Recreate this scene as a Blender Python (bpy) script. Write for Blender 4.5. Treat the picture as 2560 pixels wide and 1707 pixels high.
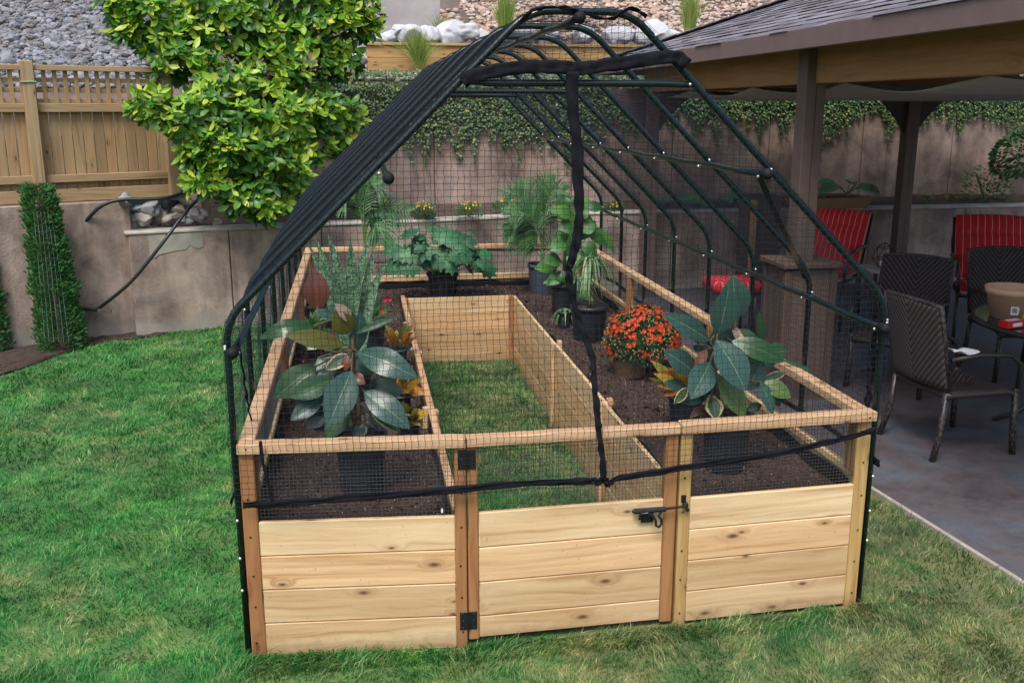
import bpy, math, random
import numpy as np
from mathutils import Vector as V, Matrix as M, noise as NZ
random.seed(7); rnd=random.random; U=random.uniform
PI=math.pi
for o in list(bpy.data.objects): bpy.data.objects.remove(o)
COL=bpy.context.scene.collection
# ---------------------------------------------------------------- camera model (used to survey positions)
CP=V((0.4566,-3.3924,2.0205)); YAW=.1566; PIT=-.2378; FPX=2423.9
FW=V((math.sin(YAW)*math.cos(PIT),math.cos(YAW)*math.cos(PIT),math.sin(PIT)))
RT=V((math.cos(YAW),-math.sin(YAW),0)); UP=RT.cross(FW)
KS=2560/2352
def at(px,py,ax,val):
    d=FW*FPX+RT*(px*KS-1280)-UP*(py*KS-853.5)
    return CP+d*((val-CP[ax])/d[ax])
def z4(x,y): return ((500+x/2.613)/KS,(550+y/2.613)/KS)
def z5(x,y): return ((1350+x/2.613)/KS,(550+y/2.613)/KS)
# ---------------------------------------------------------------- mesh builder
class MB:
    def __init__(s): s.v=[];s.f=[];s.uv=[];s.mi=[];s.m=0
    def face(s,ix,uvs=None):
        s.f.append(tuple(ix)); s.uv.append(uvs if uvs else [(0,0)]*len(ix)); s.mi.append(s.m)
    def box(s,c,size,rot=None,ch=.003):
        c=V(c);h=V(size)/2; R=rot if rot else M.Identity(3)
        ch=min(ch,min(h)*.8); b=len(s.v); idx={}
        for sx in(-1,1):
            for sy in(-1,1):
                for sz in(-1,1):
                    for a in range(3):
                        p=V((sx*h.x,sy*h.y,sz*h.z)); sg=(sx,sy,sz)
                        for k in range(3):
                            if k!=a: p[k]-=sg[k]*ch
                        idx[(sx,sy,sz,a)]=len(s.v); s.v.append(c+R@p)
        lo=sorted(range(3),key=lambda k:-h[k]); ua=lo[0]; off=(U(0,60),U(0,60))
        def uvf(i,nax):
            loc=R.transposed()@(s.v[i]-c); va=[k for k in range(3) if k not in(ua,nax)]
            if nax==ua: oth=[k for k in range(3) if k!=nax]; return (off[0]+loc[oth[0]]*.3,off[1]+loc[oth[1]])
            return (off[0]+loc[ua],off[1]+loc[va[0]]+(.37 if nax==lo[1] else 0))
        def add(q,nax,out):
            n=(s.v[q[1]]-s.v[q[0]]).cross(s.v[q[2]]-s.v[q[0]])
            if n.dot(R@V(out))<0: q=q[::-1]
            s.face(q,[uvf(i,nax) for i in q])
        for a in range(3):
            o=[k for k in range(3) if k!=a]
            for sg in(-1,1):
                q=[]
                for (p,r) in((-1,-1),(1,-1),(1,1),(-1,1)):
                    t=[0,0,0];t[a]=sg;t[o[0]]=p;t[o[1]]=r; q.append(idx[(*t,a)])
                out=[0,0,0];out[a]=sg; add(q,a,out)
            for p in(-1,1):
                for r in(-1,1):
                    t=[0,0,0];t[o[0]]=p;t[o[1]]=r; t1=list(t);t1[a]=-1;t2=list(t);t2[a]=1
                    add([idx[(*t1,o[0])],idx[(*t2,o[0])],idx[(*t2,o[1])],idx[(*t1,o[1])]],o[0],t)
        for sx in(-1,1):
            for sy in(-1,1):
                for sz in(-1,1): add([idx[(sx,sy,sz,k)] for k in range(3)],0,(sx,sy,sz))
        return s
    def bar(s,a,b,w,h,ch=.003,up=(0,0,1)):
        a=V(a);b=V(b);x=(b-a);L=x.length;x=x/L;u=V(up)
        if abs(x.dot(u))>.98:u=V((0,1,0))
        y=u.cross(x).normalized();z=x.cross(y)
        return s.box((a+b)/2,(L,w,h),M((x,y,z)).transposed(),ch)
    def tube(s,P,r,n=8,cap=True,closed=False):
        P=[V(p) for p in P];N=len(P);b=len(s.v);pt=None;fr=None
        rr=r if isinstance(r,(list,tuple)) else [r]*N; L=0
        for i,p in enumerate(P):
            if closed:t=(P[(i+1)%N]-P[i-1])
            else:t=(P[min(i+1,N-1)]-P[max(i-1,0)])
            t=t.normalized() if t.length>1e-9 else V((0,0,1))
            if fr is None:
                a=V((0,0,1)) if abs(t.z)<.9 else V((1,0,0)); fr=t.cross(a).normalized()
            else: fr=(fr-t*fr.dot(t)).normalized()
            w=t.cross(fr)
            if i:L+=(P[i]-P[i-1]).length
            for k in range(n):
                A=2*PI*k/n; s.v.append(p+(fr*math.cos(A)+w*math.sin(A))*rr[i])
        for i in range(N if closed else N-1):
            j=(i+1)%N
            for k in range(n):
                k2=(k+1)%n; s.face((b+i*n+k,b+i*n+k2,b+j*n+k2,b+j*n+k),[(i*.1,k/n),(i*.1,(k+1)/n),(i*.1+.1,(k+1)/n),(i*.1+.1,k/n)])
        if cap and not closed:
            s.face([b+k for k in range(n)][::-1]); s.face([b+(N-1)*n+k for k in range(n)])
        return s
    def lathe(s,c,prof,n=24,cap=True):
        c=V(c);b=len(s.v)
        for r,z in prof:
            for k in range(n):
                A=2*PI*k/n;s.v.append(c+V((r*math.cos(A),r*math.sin(A),z)))
        for i in range(len(prof)-1):
            for k in range(n):
                k2=(k+1)%n;s.face((b+i*n+k,b+i*n+k2,b+(i+1)*n+k2,b+(i+1)*n+k),[(k/n,i),((k+1)/n,i),((k+1)/n,i+1),(k/n,i+1)])
        if cap: s.face([b+k for k in range(n)][::-1]); s.face([b+(len(prof)-1)*n+k for k in range(n)])
        return s
    def ball(s,c,r,sc=(1,1,1),n=10):
        prof=[(max(1e-4,r*math.sin(PI*i/n)),-r*math.cos(PI*i/n)) for i in range(n+1)]
        b=len(s.v);s.lathe((0,0,0),prof,n*2,False);c=V(c)
        for i in range(b,len(s.v)): s.v[i]=V((s.v[i].x*sc[0],s.v[i].y*sc[1],s.v[i].z*sc[2]))+c
        return s
    def rock(s,c,r,sc=(1,1,.7),rough=.28,seed=0):
        c=V(c);b=len(s.v);g=ICO3 if seed else ICO; PN_=[V((U(-1,1),U(-1,1),U(-1,1))).normalized() for _ in range(7)];rz=M.Rotation(U(0,6.3),3,'Z')@M.Rotation(U(-.5,.5),3,'X'); o=V((U(0,99),U(0,99),U(0,99)))
        for p in g[0]:
            q=p*(1+rough*1.6*NZ.noise(p*1.1+o)+rough*.6*NZ.noise(p*2.7+o)+(rough*.35*abs(NZ.noise(p*5+o)) if seed else 0))
            if seed:
                for pn in PN_:
                    dd_=q.dot(pn)-.72
                    if dd_>0:q=q-pn*dd_*.85
            s.v.append(c+rz@V((q.x*sc[0],q.y*sc[1],q.z*sc[2]))*r)
        for f in g[1]: s.face([b+i for i in f])
        return s
    def leaf(s,B,T,w,nrm,curl=.15,seg=5,fold=.15,cols=2,shape=.9,tipsharp=1.0,wav=0):
        B=V(B);T=V(T);d=T-B;L=d.length
        if L<1e-5:return s
        d/=L;n=V(nrm);n=(n-d*n.dot(d));n=n.normalized() if n.length>1e-4 else d.orthogonal().normalized();side=d.cross(n)
        b=len(s.v); cc=cols*2+1
        for i in range(seg+1):
            t=i/seg; ww=w*.5*(math.sin(PI*min(1,max(0,t))**shape)**tipsharp if 0<t<1 else .02)
            p=B+d*L*t+n*(curl*L*(math.sin(PI*t)))
            for j in range(cc):
                u=(j-cols)/cols
                s.v.append(p+side*ww*u+n*(abs(u)*ww*fold*2-(u*u)*ww*fold)+(n*wav*math.sin(t*14+u*3)*abs(u) if wav else V((0,0,0))))
        for i in range(seg):
            for j in range(cc-1):
                a=b+i*cc+j
                s.face((a,a+1,a+cc+1,a+cc),[((j/(cc-1)),i/seg),((j+1)/(cc-1),i/seg),((j+1)/(cc-1),(i+1)/seg),((j)/(cc-1),(i+1)/seg)])
        return s
    def blade(s,P,w,nrm=(0,0,1),fold=.2,taper=None):
        """strap following a path, pointed tip"""
        b=len(s.v);P=[V(p) for p in P];N=len(P)
        for i,p in enumerate(P):
            t=(P[min(i+1,N-1)]-P[max(i-1,0)]).normalized();n=V(nrm)
            sd=t.cross(n); sd=sd.normalized() if sd.length>1e-3 else t.orthogonal().normalized(); n2=sd.cross(t)
            k=i/(N-1); ww=w*.5*(taper(k) if taper else (1-k**2.5)*(.6+.4*min(1,k*4)))+.0006
            s.v+= [p-sd*ww+n2*ww*fold,p,p+sd*ww+n2*ww*fold]
        for i in range(N-1):
            for j in(0,1):
                a=b+i*3+j;s.face((a,a+1,a+4,a+3),[(j/2,i/(N-1)),((j+1)/2,i/(N-1)),((j+1)/2,(i+1)/(N-1)),(j/2,(i+1)/(N-1))])
        return s
    def grid(s,nu,nv,fn,uvs=(1,1)):
        b=len(s.v)
        for i in range(nu+1):
            for j in range(nv+1): s.v.append(V(fn(i/nu,j/nv)))
        for i in range(nu):
            for j in range(nv):
                a=b+i*(nv+1)+j
                s.face((a,a+nv+1,a+nv+2,a+1),[(i/nu*uvs[0],j/nv*uvs[1]),((i+1)/nu*uvs[0],j/nv*uvs[1]),((i+1)/nu*uvs[0],(j+1)/nv*uvs[1]),(i/nu*uvs[0],(j+1)/nv*uvs[1])])
        return s
    def slab(s,nu,nv,fn,th,uvs=(1,1)):
        """grid with thickness th (vector or function of normal)"""
        b=len(s.v);s.grid(nu,nv,fn,uvs);n=len(s.v)-b;t=V(th)
        s.v+=[s.v[b+i]+t for i in range(n)]
        W=nv+1
        for i in range(nu):
            for j in range(nv):
                a=b+n+i*W+j; s.face((a,a+1,a+W+1,a+W),[(i/nu*uvs[0],j/nv*uvs[1]),(i/nu*uvs[0],(j+1)/nv*uvs[1]),((i+1)/nu*uvs[0],(j+1)/nv*uvs[1]),((i+1)/nu*uvs[0],j/nv*uvs[1])])
        def q(x,y): s.face((b+x,b+y,b+n+y,b+n+x))
        for j in range(nv): q(j,j+1); q(nu*W+j+1,nu*W+j)
        for i in range(nu): q((i+1)*W,i*W); q(i*W+nv,(i+1)*W+nv)
        return s
    def build(s,name,mats,parent=None,smooth=False):
        me=bpy.data.meshes.new(name); me.from_pydata([tuple(v) for v in s.v],[],s.f)
        if not isinstance(mats,(list,tuple)): mats=[mats]
        for m in mats: me.materials.append(m)
        uvl=me.uv_layers.new(name='UVMap'); fl=[c for f in s.uv for uv in f for c in uv]
        uvl.data.foreach_set('uv',fl)
        if len(mats)>1: me.polygons.foreach_set('material_index',s.mi)
        me.polygons.foreach_set('use_smooth',[bool(smooth)]*len(s.f))
        me.update()
        o=bpy.data.objects.new(name,me);COL.objects.link(o)
        if parent:
            o.parent=parent; o.matrix_parent_inverse=parent.matrix_world.inverted() if False else M.Translation(-V(parent.location))if parent.rotation_euler.z==0 else M.Identity(4)
        return o
def ico():
    import bmesh
    bm=bmesh.new();bmesh.ops.create_icosphere(bm,subdivisions=2,radius=1)
    r=([v.co.copy() for v in bm.verts],[[v.index for v in f.verts] for f in bm.faces]);bm.free();return r
ICO=ico()
def ico3():
    import bmesh
    bm=bmesh.new();bmesh.ops.create_icosphere(bm,subdivisions=4,radius=1)
    q=([v.co.copy() for v in bm.verts],[[v.index for v in f.verts] for f in bm.faces]);bm.free();return q
ICO3=ico3()
def tag(o,label,cat,group=None,kind=None):
    if label:o['label']=label
    if cat:o['category']=cat
    if group:o['group']=group
    if kind:o['kind']=kind
    return o
def thing(name,label,cat,loc=(0,0,0),group=None):
    o=bpy.data.objects.new(name,None);COL.objects.link(o);o.location=loc;o.empty_display_size=.1
    return tag(o,label,cat,group)
def struct(o,label=None): o['kind']='structure'; 
def obj(mb,name,mat,parent=None,smooth=False): return mb.build(name,mat,parent,smooth)
# ---------------------------------------------------------------- materials
def newmat(name):
    m=bpy.data.materials.new(name);m.use_nodes=True;nt=m.node_tree;b=nt.nodes['Principled BSDF'];return m,nt,b
class NT:
    def __init__(s,nt):s.nt=nt
    def n(s,t,**k):
        x=s.nt.nodes.new(t)
        for a,v in k.items():
            if a=='inp':
                for kk,vv in v.items():
                    if hasattr(vv,'links') or isinstance(vv,bpy.types.NodeSocket): s.nt.links.new(vv,x.inputs[kk])
                    else: x.inputs[kk].default_value=vv
            else:setattr(x,a,v)
        return x
    def noise(s,vec,scale,detail=4,rough=.55,dist=0):
        return s.n('ShaderNodeTexNoise',inp={'Vector':vec,'Scale':scale,'Detail':detail,'Roughness':rough,'Distortion':dist}).outputs[0]
    def math(s,op,a,b=0.0,c=None,clamp=False):
        i={0:a,1:b}
        if c is not None:i[2]=c
        return s.n('ShaderNodeMath',operation=op,use_clamp=clamp,inp=i).outputs[0]
    def ramp(s,fac,stops):
        r=s.n('ShaderNodeValToRGB',inp={0:fac});e=r.color_ramp.elements
        while len(e)<len(stops):e.new(.5)
        for x,(p,c) in zip(e,stops):x.position=p;x.color=(*c,1) if len(c)==3 else c
        return r.outputs[0]
    def mix(s,f,a,b,mode='MIX'):
        x=s.n('ShaderNodeMix',data_type='RGBA',blend_type=mode)
        for k,v in((0,f),(6,a),(7,b)):
            if isinstance(v,bpy.types.NodeSocket):s.nt.links.new(v,x.inputs[k])
            else:x.inputs[k].default_value=v if k==0 else ((*v,1) if len(v)==3 else v)
        return x.outputs[2]
    def map(s,vec,scale=(1,1,1)):
        return s.n('ShaderNodeMapping',inp={'Vector':vec,'Scale':scale}).outputs[0]
    def bump(s,h,st,dist,b,chain=None):
        x=s.n('ShaderNodeBump',inp={'Height':h,'Strength':st,'Distance':dist})
        if chain:s.nt.links.new(chain,x.inputs['Normal'])
        s.nt.links.new(x.outputs[0],b.inputs['Normal']);return x.outputs[0]
    def lk(s,a,b):s.nt.links.new(a,b)
def sc(c,k):return tuple(max(0,min(1,x*k)) for x in c)
def plain(name,col,rough=.6,metal=0,var=.15,vs=8,bump=.0,bs=80,spec=.5):
    m,nt,b=newmat(name);N=NT(nt);tc=N.n('ShaderNodeTexCoord').outputs['Object']
    f=N.noise(tc,vs,5); c=N.ramp(f,[(.3,sc(col,1-var)),(.7,sc(col,1+var))]);N.lk(c,b.inputs['Base Color'])
    b.inputs['Roughness'].default_value=rough;b.inputs['Metallic'].default_value=metal;b.inputs['Specular IOR Level'].default_value=spec
    if bump:N.bump(N.noise(tc,bs,4),bump,.005,b)
    return m
def islandmat(name,cols,rough=.5,trans=.0,spots=None,spec=.4):
    m,nt,b=newmat(name);N=NT(nt);g=N.n('ShaderNodeNewGeometry').outputs['Random Per Island']
    tc=N.n('ShaderNodeTexCoord').outputs['Object']
    c=N.ramp(g,[(i/max(1,len(cols)-1),x) for i,x in enumerate(cols)])
    f=N.noise(tc,25,3);c=N.mix(.5,c,N.mix(f,sc((1,1,1),.55),(1.0,1.0,1.0)),'MULTIPLY')
    N.lk(c,b.inputs['Base Color']);b.inputs['Roughness'].default_value=rough;b.inputs['Specular IOR Level'].default_value=spec
    if trans:
        t=N.n('ShaderNodeBsdfTranslucent');N.lk(N.mix(.5,c,(.25,.4,.02),'MIX'),t.inputs[0])
        x=N.n('ShaderNodeMixShader',inp={0:trans});N.lk(b.outputs[0],x.inputs[1]);N.lk(t.outputs[0],x.inputs[2])
        N.lk(x.outputs[0],nt.nodes['Material Output'].inputs[0])
    return m
def wood(name,col,dark,rough=.55,knots=True,var=.25,grain=1.0,weather=0):
    m,nt,b=newmat(name);N=NT(nt);uv=N.n('ShaderNodeTexCoord').outputs['UV'];g=N.n('ShaderNodeNewGeometry').outputs['Random Per Island']
    sp=N.n('ShaderNodeSeparateXYZ',inp={0:uv});u,v=sp.outputs[0],sp.outputs[1]
    vo=N.n('ShaderNodeTexVoronoi',voronoi_dimensions='2D',inp={'Vector':N.map(uv,(3.4,8.5,1)),'Scale':1.0,'Randomness':.95});d=vo.outputs['Distance']
    rs=N.n('ShaderNodeSeparateColor',inp={0:vo.outputs['Color']}).outputs[0]
    on=N.math('GREATER_THAN',rs,.5)
    infl=N.math('MULTIPLY',N.math('POWER',2.718,N.math('MULTIPLY',N.math('MULTIPLY',d,d),-45)),on)
    low=N.noise(N.map(uv,(1.1,5,1)),1.0,3,.5,.4)
    vv=N.math('ADD',N.math('MULTIPLY',v,34*grain),N.math('ADD',N.math('MULTIPLY',infl,2.6),N.math('MULTIPLY',low,5)))
    cv=N.n('ShaderNodeCombineXYZ',inp={0:N.math('MULTIPLY',u,1.3),1:vv,2:N.math('MULTIPLY',g,30)}).outputs[0]
    gr=N.noise(cv,1.0,4,.6); fine=N.noise(N.map(uv,(14,420,1)),1,2)
    c=N.ramp(gr,[(.30,dark),(.44,tuple((a*.35+b2*.65) for a,b2 in zip(dark,col))),(.6,col),(.8,sc(col,1.12))])
    c=N.mix(N.math('MULTIPLY',N.math('SUBTRACT',low,.42,clamp=True),1.6,clamp=True),c,sc(dark,1.15))
    c=N.mix(.3,c,N.ramp(fine,[(.3,(.72,.7,.66)),(.7,(1,1,1))]),'MULTIPLY')
    c=N.mix(1.0,c,N.ramp(g,[(0,sc((1,.93,.84),1-var)),(.3,(1,1,.98)),(.5,(.93,.90,.80)),(.7,(.97,.86,.78)),(1,(1,.99,.93))]),'MULTIPLY')
    if knots:
        d=N.math('DIVIDE',d,N.math('MULTIPLY_ADD',N.n('ShaderNodeSeparateColor',inp={0:vo.outputs['Color']}).outputs[1],.5,.45));k=N.math('MULTIPLY',N.n('ShaderNodeMapRange',inp={0:d,1:.03,2:.12,3:1,4:0}).outputs[0],N.math('GREATER_THAN',rs,.5))
        ring=N.n('ShaderNodeMapRange',inp={0:d,1:.1,2:.34,3:.5,4:0}).outputs[0]
        c=N.mix(N.math('MULTIPLY',ring,N.math('GREATER_THAN',rs,.5)),c,sc(dark,.8)); c=N.mix(N.math('MULTIPLY',k,.9),c,(.085,.035,.014))
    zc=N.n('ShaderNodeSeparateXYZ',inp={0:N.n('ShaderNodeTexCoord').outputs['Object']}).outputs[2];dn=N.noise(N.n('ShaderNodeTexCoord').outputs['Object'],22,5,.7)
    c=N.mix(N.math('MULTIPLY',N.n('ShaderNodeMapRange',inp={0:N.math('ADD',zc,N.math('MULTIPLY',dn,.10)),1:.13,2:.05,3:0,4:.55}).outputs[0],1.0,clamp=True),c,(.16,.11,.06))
    c=N.mix(N.math('MULTIPLY',N.math('GREATER_THAN',N.noise(N.n('ShaderNodeTexCoord').outputs['Object'],75,2,.5),.71),.45),c,(.25,.16,.09))
    if weather:
        w=N.noise(N.n('ShaderNodeTexCoord').outputs['Object'],2.5,5);c=N.mix(N.math('MULTIPLY',w,weather),c,(.2,.19,.17))
    N.lk(c,b.inputs['Base Color']);b.inputs['Roughness'].default_value=rough;b.inputs['Specular IOR Level'].default_value=.3
    N.bump(N.math('ADD',gr,N.math('MULTIPLY',fine,.6)),.25,.002,b)
    return m
def stucco(name,col,stain=True):
    m,nt,b=newmat(name);N=NT(nt);tc=N.n('ShaderNodeTexCoord').outputs['Object'];g=N.n('ShaderNodeNewGeometry').outputs['Random Per Island']
    a=N.noise(N.map(tc,(1,1,1)),1.6,6,.65,.3);st=N.noise(N.map(tc,(5,5,.5)),1.3,4,.6,.5);f=N.noise(tc,60,4,.7)
    bl=N.noise(tc,4.5,5,.7,.8);c=N.ramp(a,[(.32,sc((col[0]*.88,col[1]*.9,col[2]*.98),.5)),(.48,col),(.64,(col[0]*1.35,col[1]*1.42,col[2]*1.5))]);c=N.mix(.7,c,N.ramp(bl,[(.35,(.62,.64,.68)),(.6,(1.12,1.08,1.04))]),'MULTIPLY')
    c=N.mix(.75,c,N.ramp(st,[(.3,(.5,.49,.5)),(.62,(1,1,1))]),'MULTIPLY')
    c=N.mix(.4,c,N.ramp(f,[(.3,(.7,.7,.7)),(.7,(1,1,1))]),'MULTIPLY')
    c=N.mix(1,c,N.ramp(g,[(0,(.88,.87,.86)),(1,(1,1,1))]),'MULTIPLY')
    if stain:
        z=N.n('ShaderNodeSeparateXYZ',inp={0:tc}).outputs[2]
        e=N.math('ADD',z,N.math('MULTIPLY',N.noise(N.map(tc,(3,3,1)),2,4),.35))
        lo=N.n('ShaderNodeMapRange',inp={0:e,1:.36,2:.24,3:0,4:.55}).outputs[0]
        c=N.mix(lo,c,(.3,.3,.27))
    N.lk(c,b.inputs['Base Color']);b.inputs['Roughness'].default_value=.9
    N.bump(N.math('ADD',f,a),.6,.01,b)
    return m
MAT={}
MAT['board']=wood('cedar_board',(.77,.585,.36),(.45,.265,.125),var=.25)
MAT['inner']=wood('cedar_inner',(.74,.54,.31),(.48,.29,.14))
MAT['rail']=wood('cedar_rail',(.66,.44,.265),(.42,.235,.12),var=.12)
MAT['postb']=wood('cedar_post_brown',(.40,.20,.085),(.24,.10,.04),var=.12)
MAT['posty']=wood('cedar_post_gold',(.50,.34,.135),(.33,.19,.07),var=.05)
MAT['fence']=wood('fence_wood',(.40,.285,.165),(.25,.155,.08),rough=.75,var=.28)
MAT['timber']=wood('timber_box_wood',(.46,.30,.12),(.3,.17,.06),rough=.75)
MAT['beam']=wood('pavilion_beam_wood',(.42,.235,.10),(.28,.14,.055),rough=.7,knots=False)
MAT['brown']=plain('brown_painted_wood',(.115,.078,.066),.55,var=.12,vs=14,bump=.15,bs=50)
MAT['browndk']=plain('dark_brown_painted_wood',(.06,.042,.036),.6,var=.15,vs=14)
MAT['pedestal']=wood('pedestal_wood',(.115,.08,.065),(.065,.045,.036),rough=.7,knots=False)
MAT['stuccolow']=stucco('low_wall_stucco',(.41,.315,.26));MAT['stuccoup']=stucco('upper_wall_stucco',(.37,.275,.225),False)
MAT['cap']=plain('concrete_cap',(.36,.33,.29),.9,var=.25,vs=6,bump=.3)
MAT['tube']=plain('green_powder_coat',(.003,.013,.012),.2,var=.2,vs=3)
MAT['black']=plain('black_plastic',(.012,.012,.014),.4,var=.3);MAT['blackm']=plain('black_iron',(.010,.010,.012),.38,var=.3)
MAT['net']=plain('black_net_cord',(.010,.014,.024),.7,var=.2,spec=.2)
MAT['strap']=plain('black_webbing',(.006,.007,.011),.85,var=.3,vs=60,bump=.5,bs=300,spec=.2)
MAT['wire']=plain('wire_mesh_metal',(.055,.055,.055),.5,metal=.0,var=.3)
MAT['bolt']=plain('zinc_bolt',(.75,.75,.73),.25,metal=.6,var=.05)
MAT['hose']=plain('black_hose_rubber',(.014,.014,.016),.45,var=.3)
MAT['potblack']=plain('black_nursery_pot',(.013,.016,.022),.45,var=.25,vs=6)
MAT['potblue']=plain('blue_grey_nursery_pot',(.05,.065,.085),.5,var=.15)
MAT['potbrown']=plain('brown_pot',(.13,.075,.04),.6,var=.2)
MAT['potgreen']=plain('green_nursery_pot',(.012,.05,.035),.5,var=.2)
MAT['potterra']=plain('tan_pot',(.62,.38,.25),.65,var=.06)
MAT['mulch']=plain('bark_mulch_brown',(.045,.028,.022),.95,var=.5,vs=40,bump=1,bs=120)
MAT['earth']=plain('terrace_earth',(.075,.048,.036),.95,var=.4,vs=20,bump=.8,bs=90)
MAT['white']=plain('white_plastic',(.75,.76,.78),.5,var=.05)
MAT['canopy']=plain('grey_canopy_cloth',(.42,.40,.40),.85,var=.1,vs=3)
MAT['stem']=plain('brown_stem',(.10,.07,.035),.7,var=.3,vs=30)
MAT['gstem']=plain('green_stem',(.12,.2,.05),.6,var=.2,vs=30)
MAT['bark']=plain('grey_bark',(.12,.09,.07),.9,var=.4,vs=18,bump=.8)
MAT['metaldk']=plain('dark_bronze_metal',(.03,.024,.022),.4,var=.2)
MAT['boxwood']=plain('brown_card_wood',(.26,.15,.08),.8,var=.12,vs=6)
def soilm():
    m,nt,b=newmat('potting_soil');N=NT(nt);tc=N.n('ShaderNodeTexCoord').outputs['Object']
    a=N.noise(tc,9,6,.7);f=N.noise(tc,90,5,.7);c=N.ramp(f,[(.3,(.022,.014,.011)),(.5,(.085,.055,.043)),(.72,(.19,.13,.10))])
    c=N.mix(.6,c,N.ramp(a,[(.35,(.55,.5,.5)),(.65,(1.0,1.0,1.0))]),'MULTIPLY')
    vo=N.n('ShaderNodeTexVoronoi',inp={'Vector':tc,'Scale':75.0});r=N.n('ShaderNodeSeparateColor',inp={0:vo.outputs['Color']}).outputs[0]
    k=N.math('MULTIPLY',N.math('LESS_THAN',vo.outputs['Distance'],.2),N.math('GREATER_THAN',r,.86))
    c=N.mix(k,c,(.55,.53,.5));N.lk(c,b.inputs['Base Color']);b.inputs['Roughness'].default_value=.97;b.inputs['Specular IOR Level'].default_value=.15
    N.bump(N.math('ADD',f,a),1,.012,b);return m
MAT['soil']=soilm()
def patiom():
    m,nt,b=newmat('patio_concrete');N=NT(nt);tc=N.n('ShaderNodeTexCoord').outputs['Object']
    a=N.noise(tc,1.3,6,.65,.4);f=N.noise(tc,30,5,.7)
    c=N.ramp(a,[(.3,(.07,.056,.06)),(.45,(.11,.093,.10)),(.58,(.10,.115,.14)),(.68,(.17,.165,.18))])
    c=N.mix(.5,c,N.ramp(f,[(.3,(.65,.65,.65)),(.7,(1,1,1))]),'MULTIPLY')
    w=N.n('ShaderNodeTexVoronoi',feature='DISTANCE_TO_EDGE',inp={'Vector':N.n('ShaderNodeVectorMath',operation='ADD',inp={0:tc,1:N.n('ShaderNodeTexNoise',inp={'Vector':tc,'Scale':1.5,'Detail':5.0}).outputs['Color']}).outputs[0],'Scale':.45}).outputs[0]
    c=N.mix(N.math('MULTIPLY',N.math('LESS_THAN',w,.0015),.5),c,(.08,.06,.055));c=N.mix(.7,c,N.ramp(N.noise(tc,7,6,.75),[(.35,(.6,.6,.62)),(.6,(1.1,1.08,1.05))]),'MULTIPLY');N.lk(c,b.inputs['Base Color']);N.lk(N.ramp(a,[(.3,(.45,)*3),(.7,(.7,)*3)]),b.inputs['Roughness'])
    N.bump(f,.25,.003,b);return m
MAT['patio']=patiom()
def grassm(name,blade=True):
    m,nt,b=newmat(name);N=NT(nt);tc=N.n('ShaderNodeTexCoord').outputs['Object'];g=N.n('ShaderNodeNewGeometry').outputs['Random Per Island']
    big=N.noise(tc,1.1,4,.6,.3);mid=N.noise(tc,5.5,4,.65,.4)
    x=N.n('ShaderNodeSeparateXYZ',inp={0:tc}).outputs[0]
    dry=N.math('ADD',N.n('ShaderNodeMapRange',inp={0:x,1:-.3,2:2.6,3:-.01,4:.15}).outputs[0],N.math('ADD',N.math('MULTIPLY',big,.5),N.math('MULTIPLY',mid,.5)))
    g1=N.ramp(g,[(0,(.010,.11,.025)),(.5,(.028,.215,.04)),(.85,(.07,.35,.075)),(1,(.22,.41,.15))])
    g2=N.ramp(g,[(0,(.04,.10,.03)),(.4,(.11,.17,.06)),(.8,(.27,.26,.13)),(1,(.46,.41,.26))])
    c=N.mix(N.n('ShaderNodeMapRange',inp={0:dry,1:.47,2:.66,3:0,4:.85}).outputs[0],g1,g2)
    dk=N.ramp(mid,[(.36,(.42,.55,.5)),(.56,(1.1,1.1,1.05))]);c=N.mix(.8,c,dk,'MULTIPLY');c=N.mix(1,c,N.ramp(N.noise(tc,2.3,5,.65,.6),[(.34,(.62,.72,.7)),(.5,(1.05,1.05,1.0)),(.64,(1.5,1.35,1.2))]),'MULTIPLY')
    if not blade:c=N.mix(.6,c,(.06,.05,.03))
    N.lk(c,b.inputs['Base Color']);b.inputs['Roughness'].default_value=.5;b.inputs['Specular IOR Level'].default_value=.3
    if blade:
        t=N.n('ShaderNodeBsdfTranslucent');N.lk(c,t.inputs[0]);mx=N.n('ShaderNodeMixShader',inp={0:.3});N.lk(b.outputs[0],mx.inputs[1]);N.lk(t.outputs[0],mx.inputs[2]);N.lk(mx.outputs[0],nt.nodes['Material Output'].inputs[0])
    else:
        b.inputs['Roughness'].default_value=.95;N.bump(N.noise(tc,60,4),.6,.01,b)
    return m
MAT['grass']=grassm('grass_blades');MAT['turf']=grassm('turf_under',False)
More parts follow.
